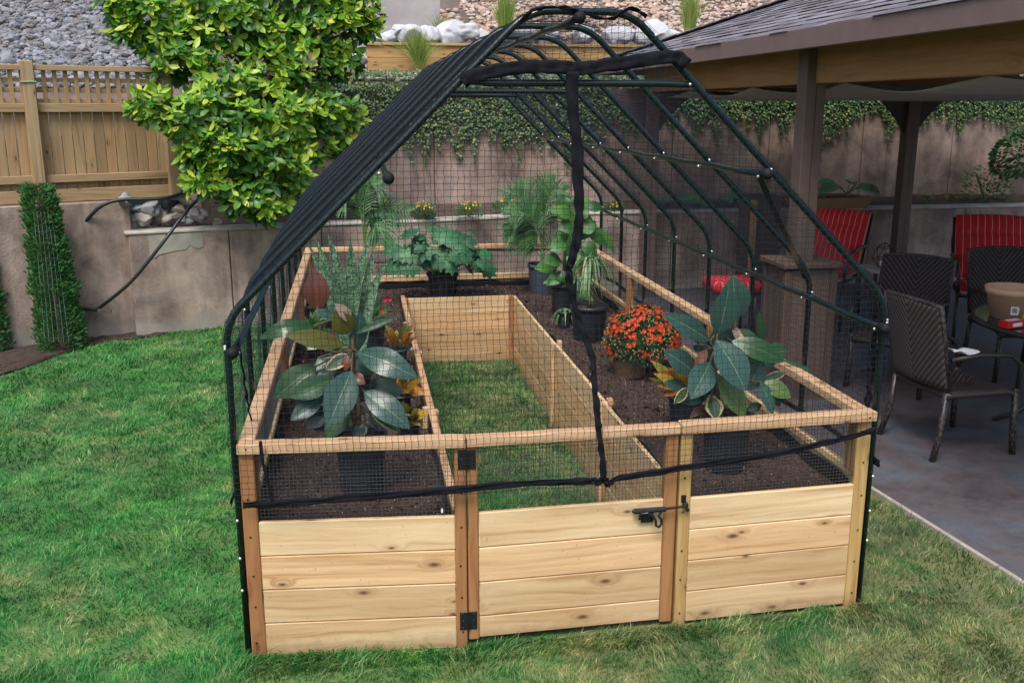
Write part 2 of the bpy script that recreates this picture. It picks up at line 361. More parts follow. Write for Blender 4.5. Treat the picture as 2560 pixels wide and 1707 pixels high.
def rubber(name,top,rib,edge=None,rough=.27):
    m,nt,b=newmat(name);N=NT(nt);tc=N.n('ShaderNodeTexCoord');uv=tc.outputs['UV'];g=N.n('ShaderNodeNewGeometry');r=g.outputs['Random Per Island']
    s=N.n('ShaderNodeSeparateXYZ',inp={0:uv});a=N.math('ABSOLUTE',N.math('SUBTRACT',s.outputs[0],.5))
    v=N.math('ADD',s.outputs[1],N.math('MULTIPLY',a,-.35));vein=N.math('POWER',N.math('ABSOLUTE',N.math('SINE',N.math('MULTIPLY',v,75))),6)
    c=N.mix(N.math('MULTIPLY',vein,.16),top,rib)
    c=N.mix(N.math('MULTIPLY',N.noise(tc.outputs['Object'],14,4),.35),c,sc(top,.55))
    c=N.mix(.6,c,N.ramp(r,[(0,(.7,.75,.7)),(1,(1,1,1))]),'MULTIPLY')
    if edge:
        e=N.math('ADD',a,N.math('MULTIPLY',N.noise(tc.outputs['Object'],30,3),.3));c=N.mix(N.n('ShaderNodeMapRange',inp={0:e,1:.47,2:.53,3:0,4:1}).outputs[0],c,edge)
    c=N.mix(N.n('ShaderNodeMapRange',inp={0:a,1:.006,2:.02,3:.7,4:0}).outputs[0],c,rib)
    N.lk(c,b.inputs['Base Color']);b.inputs['Roughness'].default_value=rough;N.bump(N.math('ADD',vein,N.n('ShaderNodeMapRange',inp={0:a,1:.0,2:.05,3:4,4:0}).outputs[0]),.07,.002,b)
    t=N.n('ShaderNodeBsdfTranslucent');N.lk(c,t.inputs[0]);mx=N.n('ShaderNodeMixShader',inp={0:.12});N.lk(b.outputs[0],mx.inputs[1]);N.lk(t.outputs[0],mx.inputs[2]);N.lk(mx.outputs[0],nt.nodes['Material Output'].inputs[0])
    return m
RB=dict(blue=rubber('rubber_leaf_blue_green',(.035,.10,.085),(.24,.34,.15)),olive=rubber('rubber_leaf_olive_underside',(.10,.10,.008),(.17,.12,.02),None,.6),
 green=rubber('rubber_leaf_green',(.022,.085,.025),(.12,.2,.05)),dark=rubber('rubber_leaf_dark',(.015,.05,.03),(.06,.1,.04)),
 lime=rubber('rubber_leaf_light_green',(.11,.20,.045),(.25,.35,.1)),pale=rubber('rubber_leaf_pale_underside',(.42,.30,.24),(.4,.15,.1)),
 brown=rubber('rubber_leaf_withered_brown',(.20,.075,.04),(.3,.13,.07)),varie=rubber('rubber_leaf_variegated',(.04,.09,.045),(.2,.25,.1),(.45,.36,.17)),red=rubber('rubber_leaf_red_brown',(.13,.045,.03),(.3,.06,.05)))
def snakem():
    m,nt,b=newmat('snake_leaf_banded');N=NT(nt);tc=N.n('ShaderNodeTexCoord');s=N.n('ShaderNodeSeparateXYZ',inp={0:tc.outputs['UV']})
    w=N.noise(N.n('ShaderNodeCombineXYZ',inp={0:N.math('MULTIPLY',s.outputs[0],1.5),1:N.math('MULTIPLY',s.outputs[1],32),2:N.n('ShaderNodeNewGeometry').outputs['Random Per Island']}).outputs[0],1,5,.7,1.5)
    c=N.ramp(w,[(.38,(.02,.06,.035)),(.5,(.075,.165,.09)),(.6,(.22,.33,.18))]);N.lk(c,b.inputs['Base Color']);b.inputs['Roughness'].default_value=.4;return m
MAT['snake']=snakem()
def stripes(name,uvm,a_col,b_col,freq,duty):
    m,nt,b=newmat(name);N=NT(nt);tc=N.n('ShaderNodeTexCoord').outputs['UV'];s=N.n('ShaderNodeSeparateXYZ',inp={0:tc})
    f=N.math('FRACT',N.math('MULTIPLY',s.outputs[0],freq));k=N.math('LESS_THAN',f,duty)
    k2=N.math('LESS_THAN',N.math('FRACT',N.math('ADD',N.math('MULTIPLY',s.outputs[0],freq),.5)),duty*.45)
    c=N.mix(k,a_col,b_col);c=N.mix(N.math('MULTIPLY',k2,.6),c,sc(a_col,.55))
    N.lk(c,b.inputs['Base Color']);b.inputs['Roughness'].default_value=.85;N.bump(N.noise(N.map(tc,(300,300,1)),1,2),.2,.001,b);return m
MAT['redstripe']=stripes('red_striped_cushion',0,(.50,.012,.022),(.62,.28,.2),11,.10)
def wickerm():
    m,nt,b=newmat('dark_brown_wicker');N=NT(nt);tc=N.n('ShaderNodeTexCoord').outputs['UV'];s=N.n('ShaderNodeSeparateXYZ',inp={0:tc})
    a=N.math('ABSOLUTE',N.math('SUBTRACT',s.outputs[0],.5))
    ch=N.math('SINE',N.math('MULTIPLY',N.math('SUBTRACT',s.outputs[1],N.math('MULTIPLY',a,1.25)),75))
    fine=N.math('SINE',N.math('MULTIPLY',s.outputs[1],330));fx=N.math('SINE',N.math('MULTIPLY',s.outputs[0],260))
    h=N.math('ADD',N.math('MULTIPLY',ch,1.0),N.math('MULTIPLY',N.math('MULTIPLY',fine,fx),.5))
    c=N.ramp(N.math('MULTIPLY_ADD',h,.33,.5),[(.1,(.012,.009,.009)),(.5,(.045,.034,.032)),(.95,(.115,.092,.088))]);N.lk(c,b.inputs['Base Color']);b.inputs['Roughness'].default_value=.38
    N.bump(h,.8,.006,b);return m
MAT['wicker']=wickerm()
def wickerleg():
    m,nt,b=newmat('wicker_wrapped_leg');N=NT(nt);tc=N.n('ShaderNodeTexCoord').outputs['Object'];w=N.n('ShaderNodeTexVoronoi',inp={'Vector':N.map(tc,(1,1,.6)),'Scale':90.0}).outputs[0]
    N.lk(N.ramp(w,[(.2,(.09,.07,.065)),(.6,(.015,.012,.012))]),b.inputs['Base Color']);b.inputs['Roughness'].default_value=.4;N.bump(w,-.5,.004,b);return m
MAT['wleg']=wickerleg()
MAT['shingle']=islandmat('grey_shingles',[(.07,.065,.075),(.17,.16,.19),(.11,.10,.11),(.26,.25,.29),(.13,.11,.12),(.21,.20,.23)],.9)
MAT['fascia']=plain('mauve_painted_fascia',(.17,.115,.105),.6,var=.08,vs=10,bump=.1)
MAT['rubgrey']=islandmat('grey_rubble',[(.10,.11,.13),(.22,.22,.24),(.16,.145,.14),(.32,.32,.35),(.18,.19,.22)],.95)
MAT['rubpink']=islandmat('pink_rubble',[(.34,.23,.18),(.50,.38,.31),(.42,.28,.22),(.58,.48,.41),(.36,.30,.27)],.95)
MAT['boulder']=islandmat('pale_boulder',[(.55,.54,.53),(.70,.68,.67),(.48,.50,.53)],.9)
MAT['hillside']=plain('hill_earth',(.12,.09,.078),.95,var=.3,vs=5,bump=.6)
MAT['treeleaf']=islandmat('tree_leaf',[(.03,.16,.02),(.10,.28,.03),(.19,.40,.035),(.29,.50,.04),(.40,.56,.055),(.48,.54,.07)],.4,.25)
MAT['ivy']=islandmat('ivy_leaf',[(.012,.045,.016),(.03,.085,.03),(.05,.12,.04),(.04,.10,.03),(.08,.17,.04),(.28,.28,.08)],.5,.15)
MAT['thuja']=islandmat('cedar_hedge_green',[(.012,.07,.02),(.04,.16,.04),(.09,.26,.07)],.7,.15)
MAT['fatsia']=islandmat('lobed_leaf_green',[(.02,.09,.035),(.05,.18,.07),(.03,.13,.05),(.08,.22,.085)],.5,.08)
MAT['palm']=islandmat('palm_leaflet',[(.012,.065,.015),(.035,.13,.03),(.08,.22,.05)],.5,.08)
MAT['broad']=islandmat('broad_leaf_green',[(.015,.07,.015),(.045,.16,.03),(.12,.30,.06),(.02,.10,.025)],.42,.12)
MAT['spider']=islandmat('variegated_strap_leaf',[(.05,.14,.05),(.12,.25,.10),(.32,.42,.22),(.08,.18,.07)],.42,.2)
MAT['croton']=islandmat('croton_leaf_yellow_red',[(.5,.33,.02),(.33,.09,.015),(.10,.13,.02),(.55,.42,.03),(.28,.05,.02)],.4,.15)
MAT['crotono']=islandmat('croton_leaf_orange',[(.6,.12,.01),(.55,.30,.02),(.06,.05,.02),(.65,.2,.02)],.4,.15)
MAT['mumleaf']=islandmat('mum_leaf',[(.02,.07,.03),(.05,.13,.05),(.08,.18,.08)],.6,.1)
MAT['mumflower']=islandmat('orange_red_petal',[(.62,.05,.006),(.70,.09,.01),(.5,.03,.006),(.75,.13,.015)],.6,.1)
MAT['mumbud']=islandmat('yellow_bud',[(.5,.35,.08),(.35,.3,.08)],.6)
MAT['yflower']=islandmat('yellow_petal',[(.7,.42,.02),(.8,.5,.03)],.6)
MAT['redflower']=islandmat('red_petal',[(.5,.01,.015),(.6,.02,.02)],.5);MAT['pinkflower']=islandmat('pink_petal',[(.7,.3,.35),(.7,.5,.3)],.5)
MAT['tallgrass']=islandmat('tall_grass_blade',[(.10,.20,.03),(.22,.33,.06),(.35,.38,.12),(.15,.27,.05)],.5,.2)
MAT['hosta']=islandmat('hosta_leaf',[(.10,.28,.10),(.15,.34,.14)],.45,.15)
MAT['ball']=plain('black_rubber_cap',(.008,.008,.01),.7,spec=.25)
# ================================================================= GARDEN BED
W=2.44;D=5.03;H=.852;B=.546;XA=.8127;XB=1.6377;YA=-.059;YB=-.041
bed=thing('raised_garden_bed','cedar raised garden bed shaped like a U with gate, mesh fence and dark soil','garden bed',(1.22,0,0))
def panel(P0,P1,z0,z1,nb,mat,th=.02,inset=0,last=None,name='board_panel',lab=None):
    P0=V((*P0,0));P1=V((*P1,0));d=(P1-P0).normalized();mb=MB()
    hs=[(z1-z0)/nb]*nb
    if last: hs=[(z1-z0-last)/(nb-1)]*(nb-1)+[last]
    z=z1
    for h in hs:
        mb.bar(P0+V((0,0,z-h/2)),P1+V((0,0,z-h/2)),th,h-.0025,.0035);z-=h
    o=obj(mb,name,mat,bed)
    if lab:o['label']=lab
    return o
def post(p,z0,z1,mat,s=.042,s2=None,parent=None,name='post',rot=0):
    mb=MB();mb.box((p[0],p[1],(z0+z1)/2),(s,s2 or s,z1-z0),M.Rotation(rot,3,'Z'),.004);return obj(mb,name,mat,parent or bed)
def meshwire(P0,P1,z0,z1,parent,sp=.0135,r=.00095):
    P0=V((*P0,0));P1=V((*P1,0));L=(P1-P0).length;d=(P1-P0)/L;mb=MB();n=int(L/sp)
    for i in range(1,n): p=P0+d*(i*L/n);mb.tube([p+V((0,0,z0)),p+V((0,0,z1))],r,3,False)
    m=int((z1-z0)/sp)
    for j in range(1,m): z=V((0,0,z0+j*(z1-z0)/m));mb.tube([P0+z,P1+z],r,3,False)
    return obj(mb,'wire_mesh',MAT['wire'],parent)
def scr(mb,p,r=.004): mb=MB();mb.ball(p,r,(1,.4,1),5);obj(mb,'screw',MAT['blackm'],bed)
# front left panel
def lerp(a,b,t):return a+(b-a)*t
post((.027,.012),-.01,H-.038,MAT['postb'],.054,.04)
post((XA-.022,YA+.02),-.01,H-.038,MAT['postb'],.042)
panel((.054,.006),(XA-.043,YA+.009),.0,B,4,MAT['board'])
meshwire((.05,.01),(XA-.04,YA+.018),B,H-.04,bed)
mb=MB();mb.bar((-.002,.008,H-.019),(XA-.001,YA+.012,H-.019),.062,.038,.004);obj(mb,'rail',MAT['rail'],bed)
# front right panel
post((XB+.024,YB+.02),-.01,H-.038,MAT['posty'],.046)
post((W-.03,.018),-.01,H-.038,MAT['posty'],.058,.04)
panel((XB+.048,YB+.009),(W-.06,.002),.02,B+.004,4,MAT['board'])
meshwire((XB+.04,YB+.018),(W-.05,.012),B,H-.04,bed)
mb=MB();mb.bar((XB-.002,YB+.012,H-.017),(W+.003,.004,H-.017),.062,.04,.004);obj(mb,'rail',MAT['rail'],bed)
# gate
gate=MB();ga=(XA+.004,YA+.02);gb=(XB-.007,YB+.022)
mb=MB();zt=H-.040
mb.bar((ga[0]-.001,ga[1]-.008,H-.02),(gb[0]+.002,gb[1]-.008,H-.02),.055,.036,.004)
go=obj(mb,'gate',MAT['rail'],bed);go['label']='cedar gate between the two front panels with hinges and latch'
post((ga[0]+.02,ga[1]),.03,zt,MAT['postb'],.04,None,go,'stile');post((gb[0]-.026,gb[1]),.025,zt,MAT['postb'],.05,.04,go,'stile')
def gp(mb,name,mat): o=obj(mb,name,mat,go);return o
mb=MB();z=B+.006
for h in(.142,.142,.142,.09):
    mb.bar((ga[0]+.041,ga[1]-.009,z-h/2),(gb[0]-.052,gb[1]-.009,z-h/2),.02,h-.0025,.0035);z-=h
gp(mb,'board_panel',MAT['board'])
meshwire((ga[0]+.04,ga[1]),(gb[0]-.05,gb[1]),B,H-.04,go)
for zc in(.765,.115):
    mb=MB();mb.box((XA+.002,YA-.003,zc),(.066,.004,.075),None,.002);mb.tube([(XA+.003,YA-.007,zc-.037),(XA+.003,YA-.007,zc+.037)],.004,8)
    mb.m=1
    for sx in(-.02,.02):
        for sz in(-.028,0,.028):mb.ball((XA+.002+sx,YA-.005,zc+sz),.0035,(1,.5,1),5)
    gp(mb,'hinge',[MAT['blackm'],MAT['metaldk']])
lx=1.545;ly=YB-.012;lz=.515
mb=MB();mb.box((lx-.03,ly,lz),(.115,.004,.022),None,.002);mb.box((lx-.035,ly,lz-.025),(.05,.004,.05),None,.002)
mb.tube([(lx-.09,ly-.01,lz+.004),(lx+.032,ly-.012,lz+.006)],.0105,10);mb.tube([(lx+.02,ly-.012,lz+.006),(lx+.115,ly-.012,lz+.012)],.0055,8);mb.ball((lx-.092,ly-.01,lz+.004),.008);mb.ball((lx+.032,ly-.012,lz+.006),.008)
mb.tube([(lx-.07,ly-.012,lz-.03),(lx-.065,ly-.014,lz-.005),(lx-.04,ly-.018,lz-.003),(lx-.02,ly-.02,lz-.012),(lx-.008,ly-.022,lz-.035),(lx-.006,ly-.022,lz-.055),(lx+.006,ly-.022,lz-.062),(lx+.016,ly-.022,lz-.05),(lx+.014,ly-.022,lz-.03),(lx+.004,ly-.02,lz-.018),(lx+.016,ly-.016,lz+.0)],.0055,7)
gp(mb,'latch',MAT['blackm'])
mb=MB();mb.box((XB+.018,YB-.004,lz+.036),(.02,.004,.03),None,.002);mb.box((XB+.022,YB-.014,lz+.014),(.022,.02,.02),None,.004);mb.box((XB+.03,YB-.02,lz-.004),(.014,.01,.016),None,.003);obj(mb,'latch_catch',MAT['blackm'],bed)
# screws
mb=MB()
for x,y in((.022,-.010),(XA-.022,YA-.003),(XB+.022,YB-.005),(W-.025,-.004)):
    for zz in(.06,.21,.34,.49,.64): scr(mb,(x+U(-.004,.004),y,zz+U(-.01,.01)))
scr(mb,(.03,-.025,.835));scr(mb,(W-.03,-.03,.835))
# side fences
def side(x,sgn):
    ys=[.05,1.68,3.36,4.98]
    for i in range(3):
        mb=MB();mb.bar((x+sgn*.028,ys[i] if i else .036,H-.019-.0004*i),(x+sgn*.028,ys[i+1]-.002,H-.019-.0004*i),.058,.038,.004);obj(mb,'rail',MAT['rail'],bed)
        panel((x+sgn*.012,ys[i]),(x+sgn*.012,ys[i+1]-.003),0,B,4,MAT['inner'])
        meshwire((x+sgn*.024,ys[i]),(x+sgn*.024,ys[i+1]),B,H-.04,bed,.0135,.00095)
        mb=MB();mb.bar((x+sgn*.024,ys[i]+.02,B+.024),(x+sgn*.024,ys[i+1]-.02,B+.024),.03,.03,.003)
        if i<2 or True: obj(mb,'mesh_batten',MAT['inner'],bed)
    for y in(.07,1.66,1.71,3.34,3.39,4.95): post((x+sgn*.042,y),B+.04 if y<.1 else .3,H-.04,MAT['postb'],.036)
side(0,1);side(W,-1)
# rear fence
panel((.03,D-.01),(W-.03,D-.01),0,B,4,MAT['inner'])
mb=MB();mb.bar((0,D-.03,H-.021),(XA,D-.03,H-.021),.058,.038,.004);mb.bar((XA,D-.03,H-.021),(1.63,D-.03,H-.021),.058,.038,.004);mb.bar((1.63,D-.03,H-.021),(W,D-.03,H-.021),.058,.038,.004);obj(mb,'rail',MAT['rail'],bed)
mb=MB();mb.bar((.05,D-.035,B+.02),(W-.05,D-.035,B+.02),.03,.05,.003);obj(mb,'mesh_batten',MAT['board'],bed)
meshwire((.03,D-.03),(W-.03,D-.03),B,H-.04,bed,.016)
for x in(.03,W-.03): post((x,D-.035),.3,H-.045,MAT['rail'],.04)
# inner walls
for (x,sg,ys) in((.79,-1,(0,1.22,2.42,3.2,4.17)),(1.66,1,(0,1.22,2.5,4.17))):
    for i in range(len(ys)-1):
        o=panel((x+sg*(.010+.003*(i%2)),ys[i]+(.0 if i else -.03)),(x+sg*(.010+.003*(i%2)),ys[i+1]-.004),0,B+.004*(i%2),4,MAT['inner'],.02)
    mb=MB();mb.bar((x+sg*.012,-.02,B+.012),(x+sg*.012,1.22,B+.012),.034,.016,.003);mb.bar((x+sg*.012,1.23,B+.012),(x+sg*.012,2.44,B+.012),.034,.016,.003);mb.bar((x+sg*.012,2.45,B+.012),(x+sg*.012,4.2,B+.012),.034,.016,.003)
    if sg<0: obj(mb,'top_cap',MAT['rail'],bed)
    for y in ys[1:-1]: post((x-sg*.012,y),.0,B+.008,MAT['rail'],.022,.05)
    for y in ys[1:-1]: post((x+sg*.038,y+.02),.35,B+.018,MAT['rail'],.03,.04)
panel((.79,4.18),(1.66,4.18),0,B,4,MAT['inner'])
post((.79+.014,4.155),0,B+.004,MAT['postb'],.028,.03);post((1.66-.02,4.155),0,B+.004,MAT['postb'],.036,.03)
# liner
mb=MB()
for (a,b2) in(((.028,.05),(.028,4.99)),((2.41,.05),(2.41,4.99)),((.04,5.0),(2.4,5.0)),((.756,.0),(.756,4.2)),((1.70,0),(1.70,4.2)),((.76,4.2),(1.7,4.2))):
    P=V((*a,0));Q=V((*b2,0));n=V((-(Q-P).y,(Q-P).x,0)).normalized()
    mb.slab(40,2,lambda u,v:P.lerp(Q,u)+n*(.006*math.sin(u*37)*(v))+V((0,0,.40+v*(.125+.012*math.sin(u*51)+.01*math.sin(u*23)))),n*.002)
obj(mb,'liner',MAT['black'],bed)
mb=MB()
for (px,py,s) in((1015,1172,.03),(935,702,.022),(940,725,.02),(943,775,.02),(946,800,.018),(1278,795,.03),(985,1020,.02)):
    p=at(px,py,2,.565);mb.box(p,(.006,s*1.2,s*.55),M.Rotation(U(-.5,.5),3,'X'),.002)
obj(mb,'liner_tag',MAT['white'],bed)
# ================================================================= HOOP FRAME
OL=-.016;OR=2.464
def arc(prev,p,nxt,r,n=6):
    prev,p,nxt=V(prev),V(p),V(nxt);a=(prev-p).normalized();b2=(nxt-p).normalized();s=p+a*r;e=p+b2*r
    return [s*(1-t)**2+p*2*t*(1-t)+e*t*t for t in [i/n for i in range(n+1)]]
prof=[(OL,0),(OL,1.292),(1.054,2.336),(1.413,2.336),(OR,1.292),(OR,0)]
def hoopline(y,off=0,zb=0.0,sag=0):
    pr=[V((x,y,z)) for x,z in prof];c=V((1.23,y,1.0))
    if off:
        pr=[V((OL-off,y,zb)),V((OL-off,y,1.292+off*.4)),V((1.054-off*.4,y,2.336+off)),V((1.413+off*.4,y,2.336+off)),V((OR+off,y,1.292+off*.4)),V((OR+off,y,zb))]
    L=[pr[0]]+arc(pr[0],pr[1],pr[2],.09)+arc(pr[1],pr[2],pr[3],.085)+arc(pr[2],pr[3],pr[4],.085)+arc(pr[3],pr[4],pr[5],.09)+[pr[5]]
    return L
frame=thing('hoop_frame','dark green steel tube frame of gabled hoops standing over the garden bed','frame',(1.22,.03,0))
HY=[.03+i*4.496/7 for i in range(8)]
for i,y in enumerate(HY):
    mb=MB();mb.tube(hoopline(y),.0128,10);obj(mb,'hoop',MAT['tube'],frame,True)
for i in(0,3,6,7):
    y=HY[i];mb=MB();z=2.098;a,b2=.836,1.631
    mb.tube([(a-.01,y-.016,z+.004),(a+.03,y-.017,z+.003),(a+.08,y-.012,z),(b2-.08,y-.012,z),(b2-.03,y-.017,z-.003),(b2+.01,y-.016,z-.004)],[.008,.011,.0135,.0135,.011,.008],10);obj(mb,'tie_bar',MAT['tube'],frame,True)
for (x,z,nm) in((.562,1.782,0),(1.925,1.782,0),(OL+.024,1.19,0),(OR-.024,1.19,0),(1.22,2.312,0)):
    P=[];
    for k in range(16):
        y=-.02+k*4.58/15;P.append((x,y,z-(.006 if k%2 else 0)))
    mb=MB();mb.tube(P,.0125,10);o=obj(mb,'purlin',MAT['tube'],frame,True)
    mb=MB();mb.ball((x,-.025,z),.021);mb.tube([(x,-.02,z),(x,.012,z)],.018,10);obj(mb,'end_cap',MAT['ball'],o,True)
BC=[]
for y in HY:
    for x,z in((.562,1.782),(1.925,1.782),(OL+.024,1.19),(OR-.024,1.19)):
        s=1 if x<1.2 else -1
        BC+=[(x+s*.014,y-.004,z-.012),(x-s*.03,y-.016,z+.014)]
for (x,z) in((.84,2.10),(1.63,2.095),(1.5,2.26)):BC.append((x,.008,z))
for zz in(.55,.4,.27,1.195): BC+=[(OL-.006,.012,zz),(OR+.006,.012,zz+.02)]
for p in BC: mb=MB();mb.ball(p,.0058,(1,.8,1),5);obj(mb,'bolt',MAT['bolt'],frame,True)
for (a,b2) in(((1.925,.05,1.77),(OR-.02,HY[1],1.26)),((OL+.02,.06,1.17),(.12,.5,1.40))):
    mb=MB();mb.bar(a,b2,.024,.006,.001);obj(mb,'brace',MAT['tube'],frame)
# ================================================================= NETTING
net=thing('netting_cover','black mesh netting draped over the hoop frame with a central zip strip','netting',(1.22,0,.6))
def fy(x): return lerp(.0,YA,x/XA) if x<XA else (lerp(YA,YB,(x-XA)/(XB-XA)) if x<XB else lerp(YB,.0,(x-XB)/(W-XB)))
def hemz(x): return .612+.03*math.sin(max(0,min(1,x/1.45))*PI*.5)+(0 if x<1.42 else (x-1.42)/(2.46-1.42)*.125)-.02*math.exp(-((x-1.42)/.08)**2)
def netY(x,z):
    t=max(0,min(1,(z-.86)/.5)); base=lerp(fy(x)-.032,.008,t*t*(3-2*t)); 
    return base-.012*math.sin(x*7+z*3)*math.sin(min(1,(2.3-z)/1.4)*PI)*.8-.004*NZ.noise(V((x*6,z*6,0)))
def topz(x):
    o=.012
    if x<1.054-.03:return 1.292+(x-OL)*(2.336-1.292)/(1.054-OL)+o
    if x>1.413+.03:return 1.292+(OR-x)*(2.336-1.292)/(OR-1.413)+o
    return 2.336+.008
def jit(x,z,ax):
    q=V((x*9,z*9,ax*7.));a=NZ.noise(q)*.006+NZ.noise(q*5)*.0022
    return a
SP=.0232
mb=MB();nx=int((OR-OL)/SP)
def NP(x,z,k):
    zz=.0016 if k%2 else -.0016
    X=x+jit(x,z,1)+zz;Z=z+jit(x,z,2);X=max(OL-.01,min(OR+.01,X));Z=min(Z,topz(X));return V((X,netY(X,Z),Z))
for i in range(nx+1):
    x=OL+(OR-OL)*i/nx;z0=hemz(x);z1=topz(x);n=max(2,int((z1-z0)/SP))
    mb.tube([NP(x,z0+(z1-z0)*k/n,k) for k in range(n+1)],.00092,3,False)
z=.62
while z<2.335:
    if z<1.30: xa,xb=OL-.005,OR+.005
    else:
        t=(z-1.30)/(2.344-1.30);xa=OL+t*(1.054-OL);xb=OR-t*(OR-1.413)
    n=int((xb-xa)/SP);P=[]
    for k in range(n+1):
        x=xa+(xb-xa)*k/n
        if z>=hemz(x): P.append(NP(x,z,0))
    if len(P)>2: mb.tube(P,.00092,3,False)
    z+=SP
obj(mb,'front_net',MAT['net'],net)
# roof and sides
def hoopS(off,zb):
    L=hoopline(0,off,zb);acc=[0]
    for i in range(1,len(L)):acc.append(acc[-1]+(L[i]-L[i-1]).length)
    return L,acc
HL,HA=hoopS(.016,.63)
def hs(s,y):
    s=max(0,min(HA[-1],s))
    for i in range(1,len(HA)):
        if s<=HA[i]:
            t=(s-HA[i-1])/(HA[i]-HA[i-1]);p=HL[i-1].lerp(HL[i],t);break
    # sag between hoops
    f=((y-.03)/(4.496/7))%1;sg=.018*math.sin(PI*f)
    c=V((1.22,0,1.0));d=(V((p.x,0,p.z))-c);
    inside=min(1,max(0,(s-.1)/.3))*min(1,max(0,(HA[-1]-s-.1)/.3))
    q=NZ.noise(V((s*7,y*7,3)))*.006
    return V((p.x,y,p.z))-d.normalized()*(sg*inside)+V((q*.6,q,q*.5))
mb=MB();y0,y1=.005,4.55
ny=int((y1-y0)/SP)
for i in range(ny+1):
    y=y0+(y1-y0)*i/ny;n=72;mb.tube([hs(HA[-1]*k/n,y+(.0015 if k%2 else -.0015)) for k in range(n+1)],.0006,3,False)
ns=int(HA[-1]/SP)
for j in range(ns+1):
    s=HA[-1]*j/ns;n=84;mb.tube([hs(s+(.0015 if k%2 else -.0015),y0+(y1-y0)*k/n) for k in range(n+1)],.0006,3,False)
obj(mb,'roof_net',MAT['net'],net)
def ribbon(P,w,nrm,name,th=.0022,wob=.002,tw=None):
    P=[V(p) for p in P];Q=[]
    for i in range(len(P)-1):
        m=6
        for k in range(m):
            t=k/m;a=P[max(i-1,0)];b=P[i];c=P[i+1];d=P[min(i+2,len(P)-1)]
            Q.append(.5*((2*b)+(c-a)*t+(2*a-5*b+4*c-d)*t*t+(3*b-a-3*c+d)*t**3))
    Q.append(P[-1]);mb=MB();n=V(nrm);N=len(Q)
    def fn(u,v):
        i=min(N-1,int(round(u*(N-1))));t=(Q[min(i+1,N-1)]-Q[max(i-1,0)]).normalized();s=t.cross(n).normalized()
        ww=w(u) if callable(w) else w
        return Q[i]+s*ww*(v-.5)+n*(wob*math.sin(i*1.3+v*2)+wob*1.4*math.cos(v*PI*3+i*.4))+s*wob*NZ.noise(V((i*.5,v,1)))*1.5
    mb.slab(N-1,4,fn,n*th);return obj(mb,name,MAT['strap'],net,True)
F=(0,-1,0)
def fp(px,py,dy=-.012):
    p=at(px,py,1,0);
    for _ in range(4): p=at(px,py,1,netY(p.x,p.z)+dy)
    return p
ribbon([fp(*q) for q in((558,1160),(640,1155),(760,1147),(900,1137),(1050,1123),(1200,1110),(1310,1106),(1362,1104),(1374,1108),(1384,1100))],.026,F,'hem_strap',wob=.003)
ribbon([fp(*q) for q in((1390,1098),(1394,1110),(1402,1108),(1420,1098),(1500,1085),(1620,1066),(1740,1048),(1880,1020),(1960,1001),(2010,986))],.024,F,'hem_strap',wob=.003)
ribbon([fp(*q,-.014) for q in((1314,165),(1315,250),(1325,330),(1328,430),(1330,500),(1322,560),(1312,600),(1306,622),(1310,660),(1325,720),(1345,775),(1362,830),(1364,880),(1370,930),(1374,985),(1382,1040),(1386,1098))],lambda u:.042-.020*min(1,max(0,(u-.05)*2)),F,'zip_strip',th=.006,wob=.004)
ribbon([fp(*q,-.014) for q in((1062,190),(1085,175),(1130,165),(1200,155),(1250,153),(1300,156),(1330,158),(1380,152),(1450,143),(1510,134),(1555,133),(1578,152))],.046,F,'top_strap',wob=.003)
ribbon([fp(*q) for q in((598,1012),(600,1035),(606,1070),(616,1110),(626,1150))],.012,F,'tie_strap')
ribbon([fp(*q,-.02) for q in((1194,52),(1230,22),(1290,18),(1340,32),(1400,44),(1450,20),(1485,40))],.012,F,'top_strap',wob=.006)
ribbon([at(*q,0,OR-.01) for q in((2012,740),(2008,790),(2004,830),(1998,870),(1995,920),(1990,960))],.02,(-1,0,0),'zip_strip',wob=.006)
for sx,x in((-1,OL-.02),(1,OR+.02)):
    ribbon([(x,y,.625+.012*math.sin(y*5)) for y in [k*.5 for k in range(10)]],.028,(sx,0,0),'hem_strap')
ribbon([(OL+.035,.05+k*.05,1.22-.09*k+.01*math.sin(k*2)) for k in range(7)],.014,(1,0,0),'tie_strap')
# ================================================================= SOIL
def sz(x,y): return .475+.02*NZ.noise(V((x*3,y*3,0)))+.011*NZ.noise(V((x*11,y*11,2)))+.007*NZ.noise(V((x*34,y*34,4)))+.025*NZ.noise(V((x*1.1,y*1.1,9)))
mb=MB();
for (x0,x1,ya,yb) in((.02,.775,.01,5.01),(1.675,2.425,.01,5.01),(.775,1.675,4.19,5.01)):
    mb.grid(max(2,int((x1-x0)/.014)),int((yb-ya)/.018),lambda u,v:(lerp(x0,x1,u),lerp(ya,yb,v),sz(lerp(x0,x1,u),lerp(ya,yb,v))))
o=obj(mb,'soil',MAT['soil'],None,True);tag(o,'dark brown crumbly potting soil filling the U shaped bed','soil',None,'stuff')
mb=MB();mw=MB()
for k in range(5200):
    a=rnd()
    if a<.42:x,y=U(.04,.76),U(.03,4.95)
    elif a<.84:x,y=U(1.69,2.4),U(.03,4.95)
    else:x,y=U(.8,1.65),U(4.2,4.95)
    s=U(.003,.010)*(2.2 if rnd()<.06 else 1);p=V((x,y,sz(x,y)+s*.3));t=mb
    mb.m=1 if rnd()<.10 else 0
    if mb.m:s=U(.0012,.0028)
    b=len(t.v);R=M.Rotation(U(0,6),3,(U(-1,1),U(-1,1),1))
    for q in((1,1,1),(1,-1,-1),(-1,1,-1),(-1,-1,1)):t.v.append(p+R@V(q)*s*.7+V((0,0,s*.3)))
    for f in((0,1,2),(0,3,1),(0,2,3),(1,3,2)):t.face([b+i for i in f])
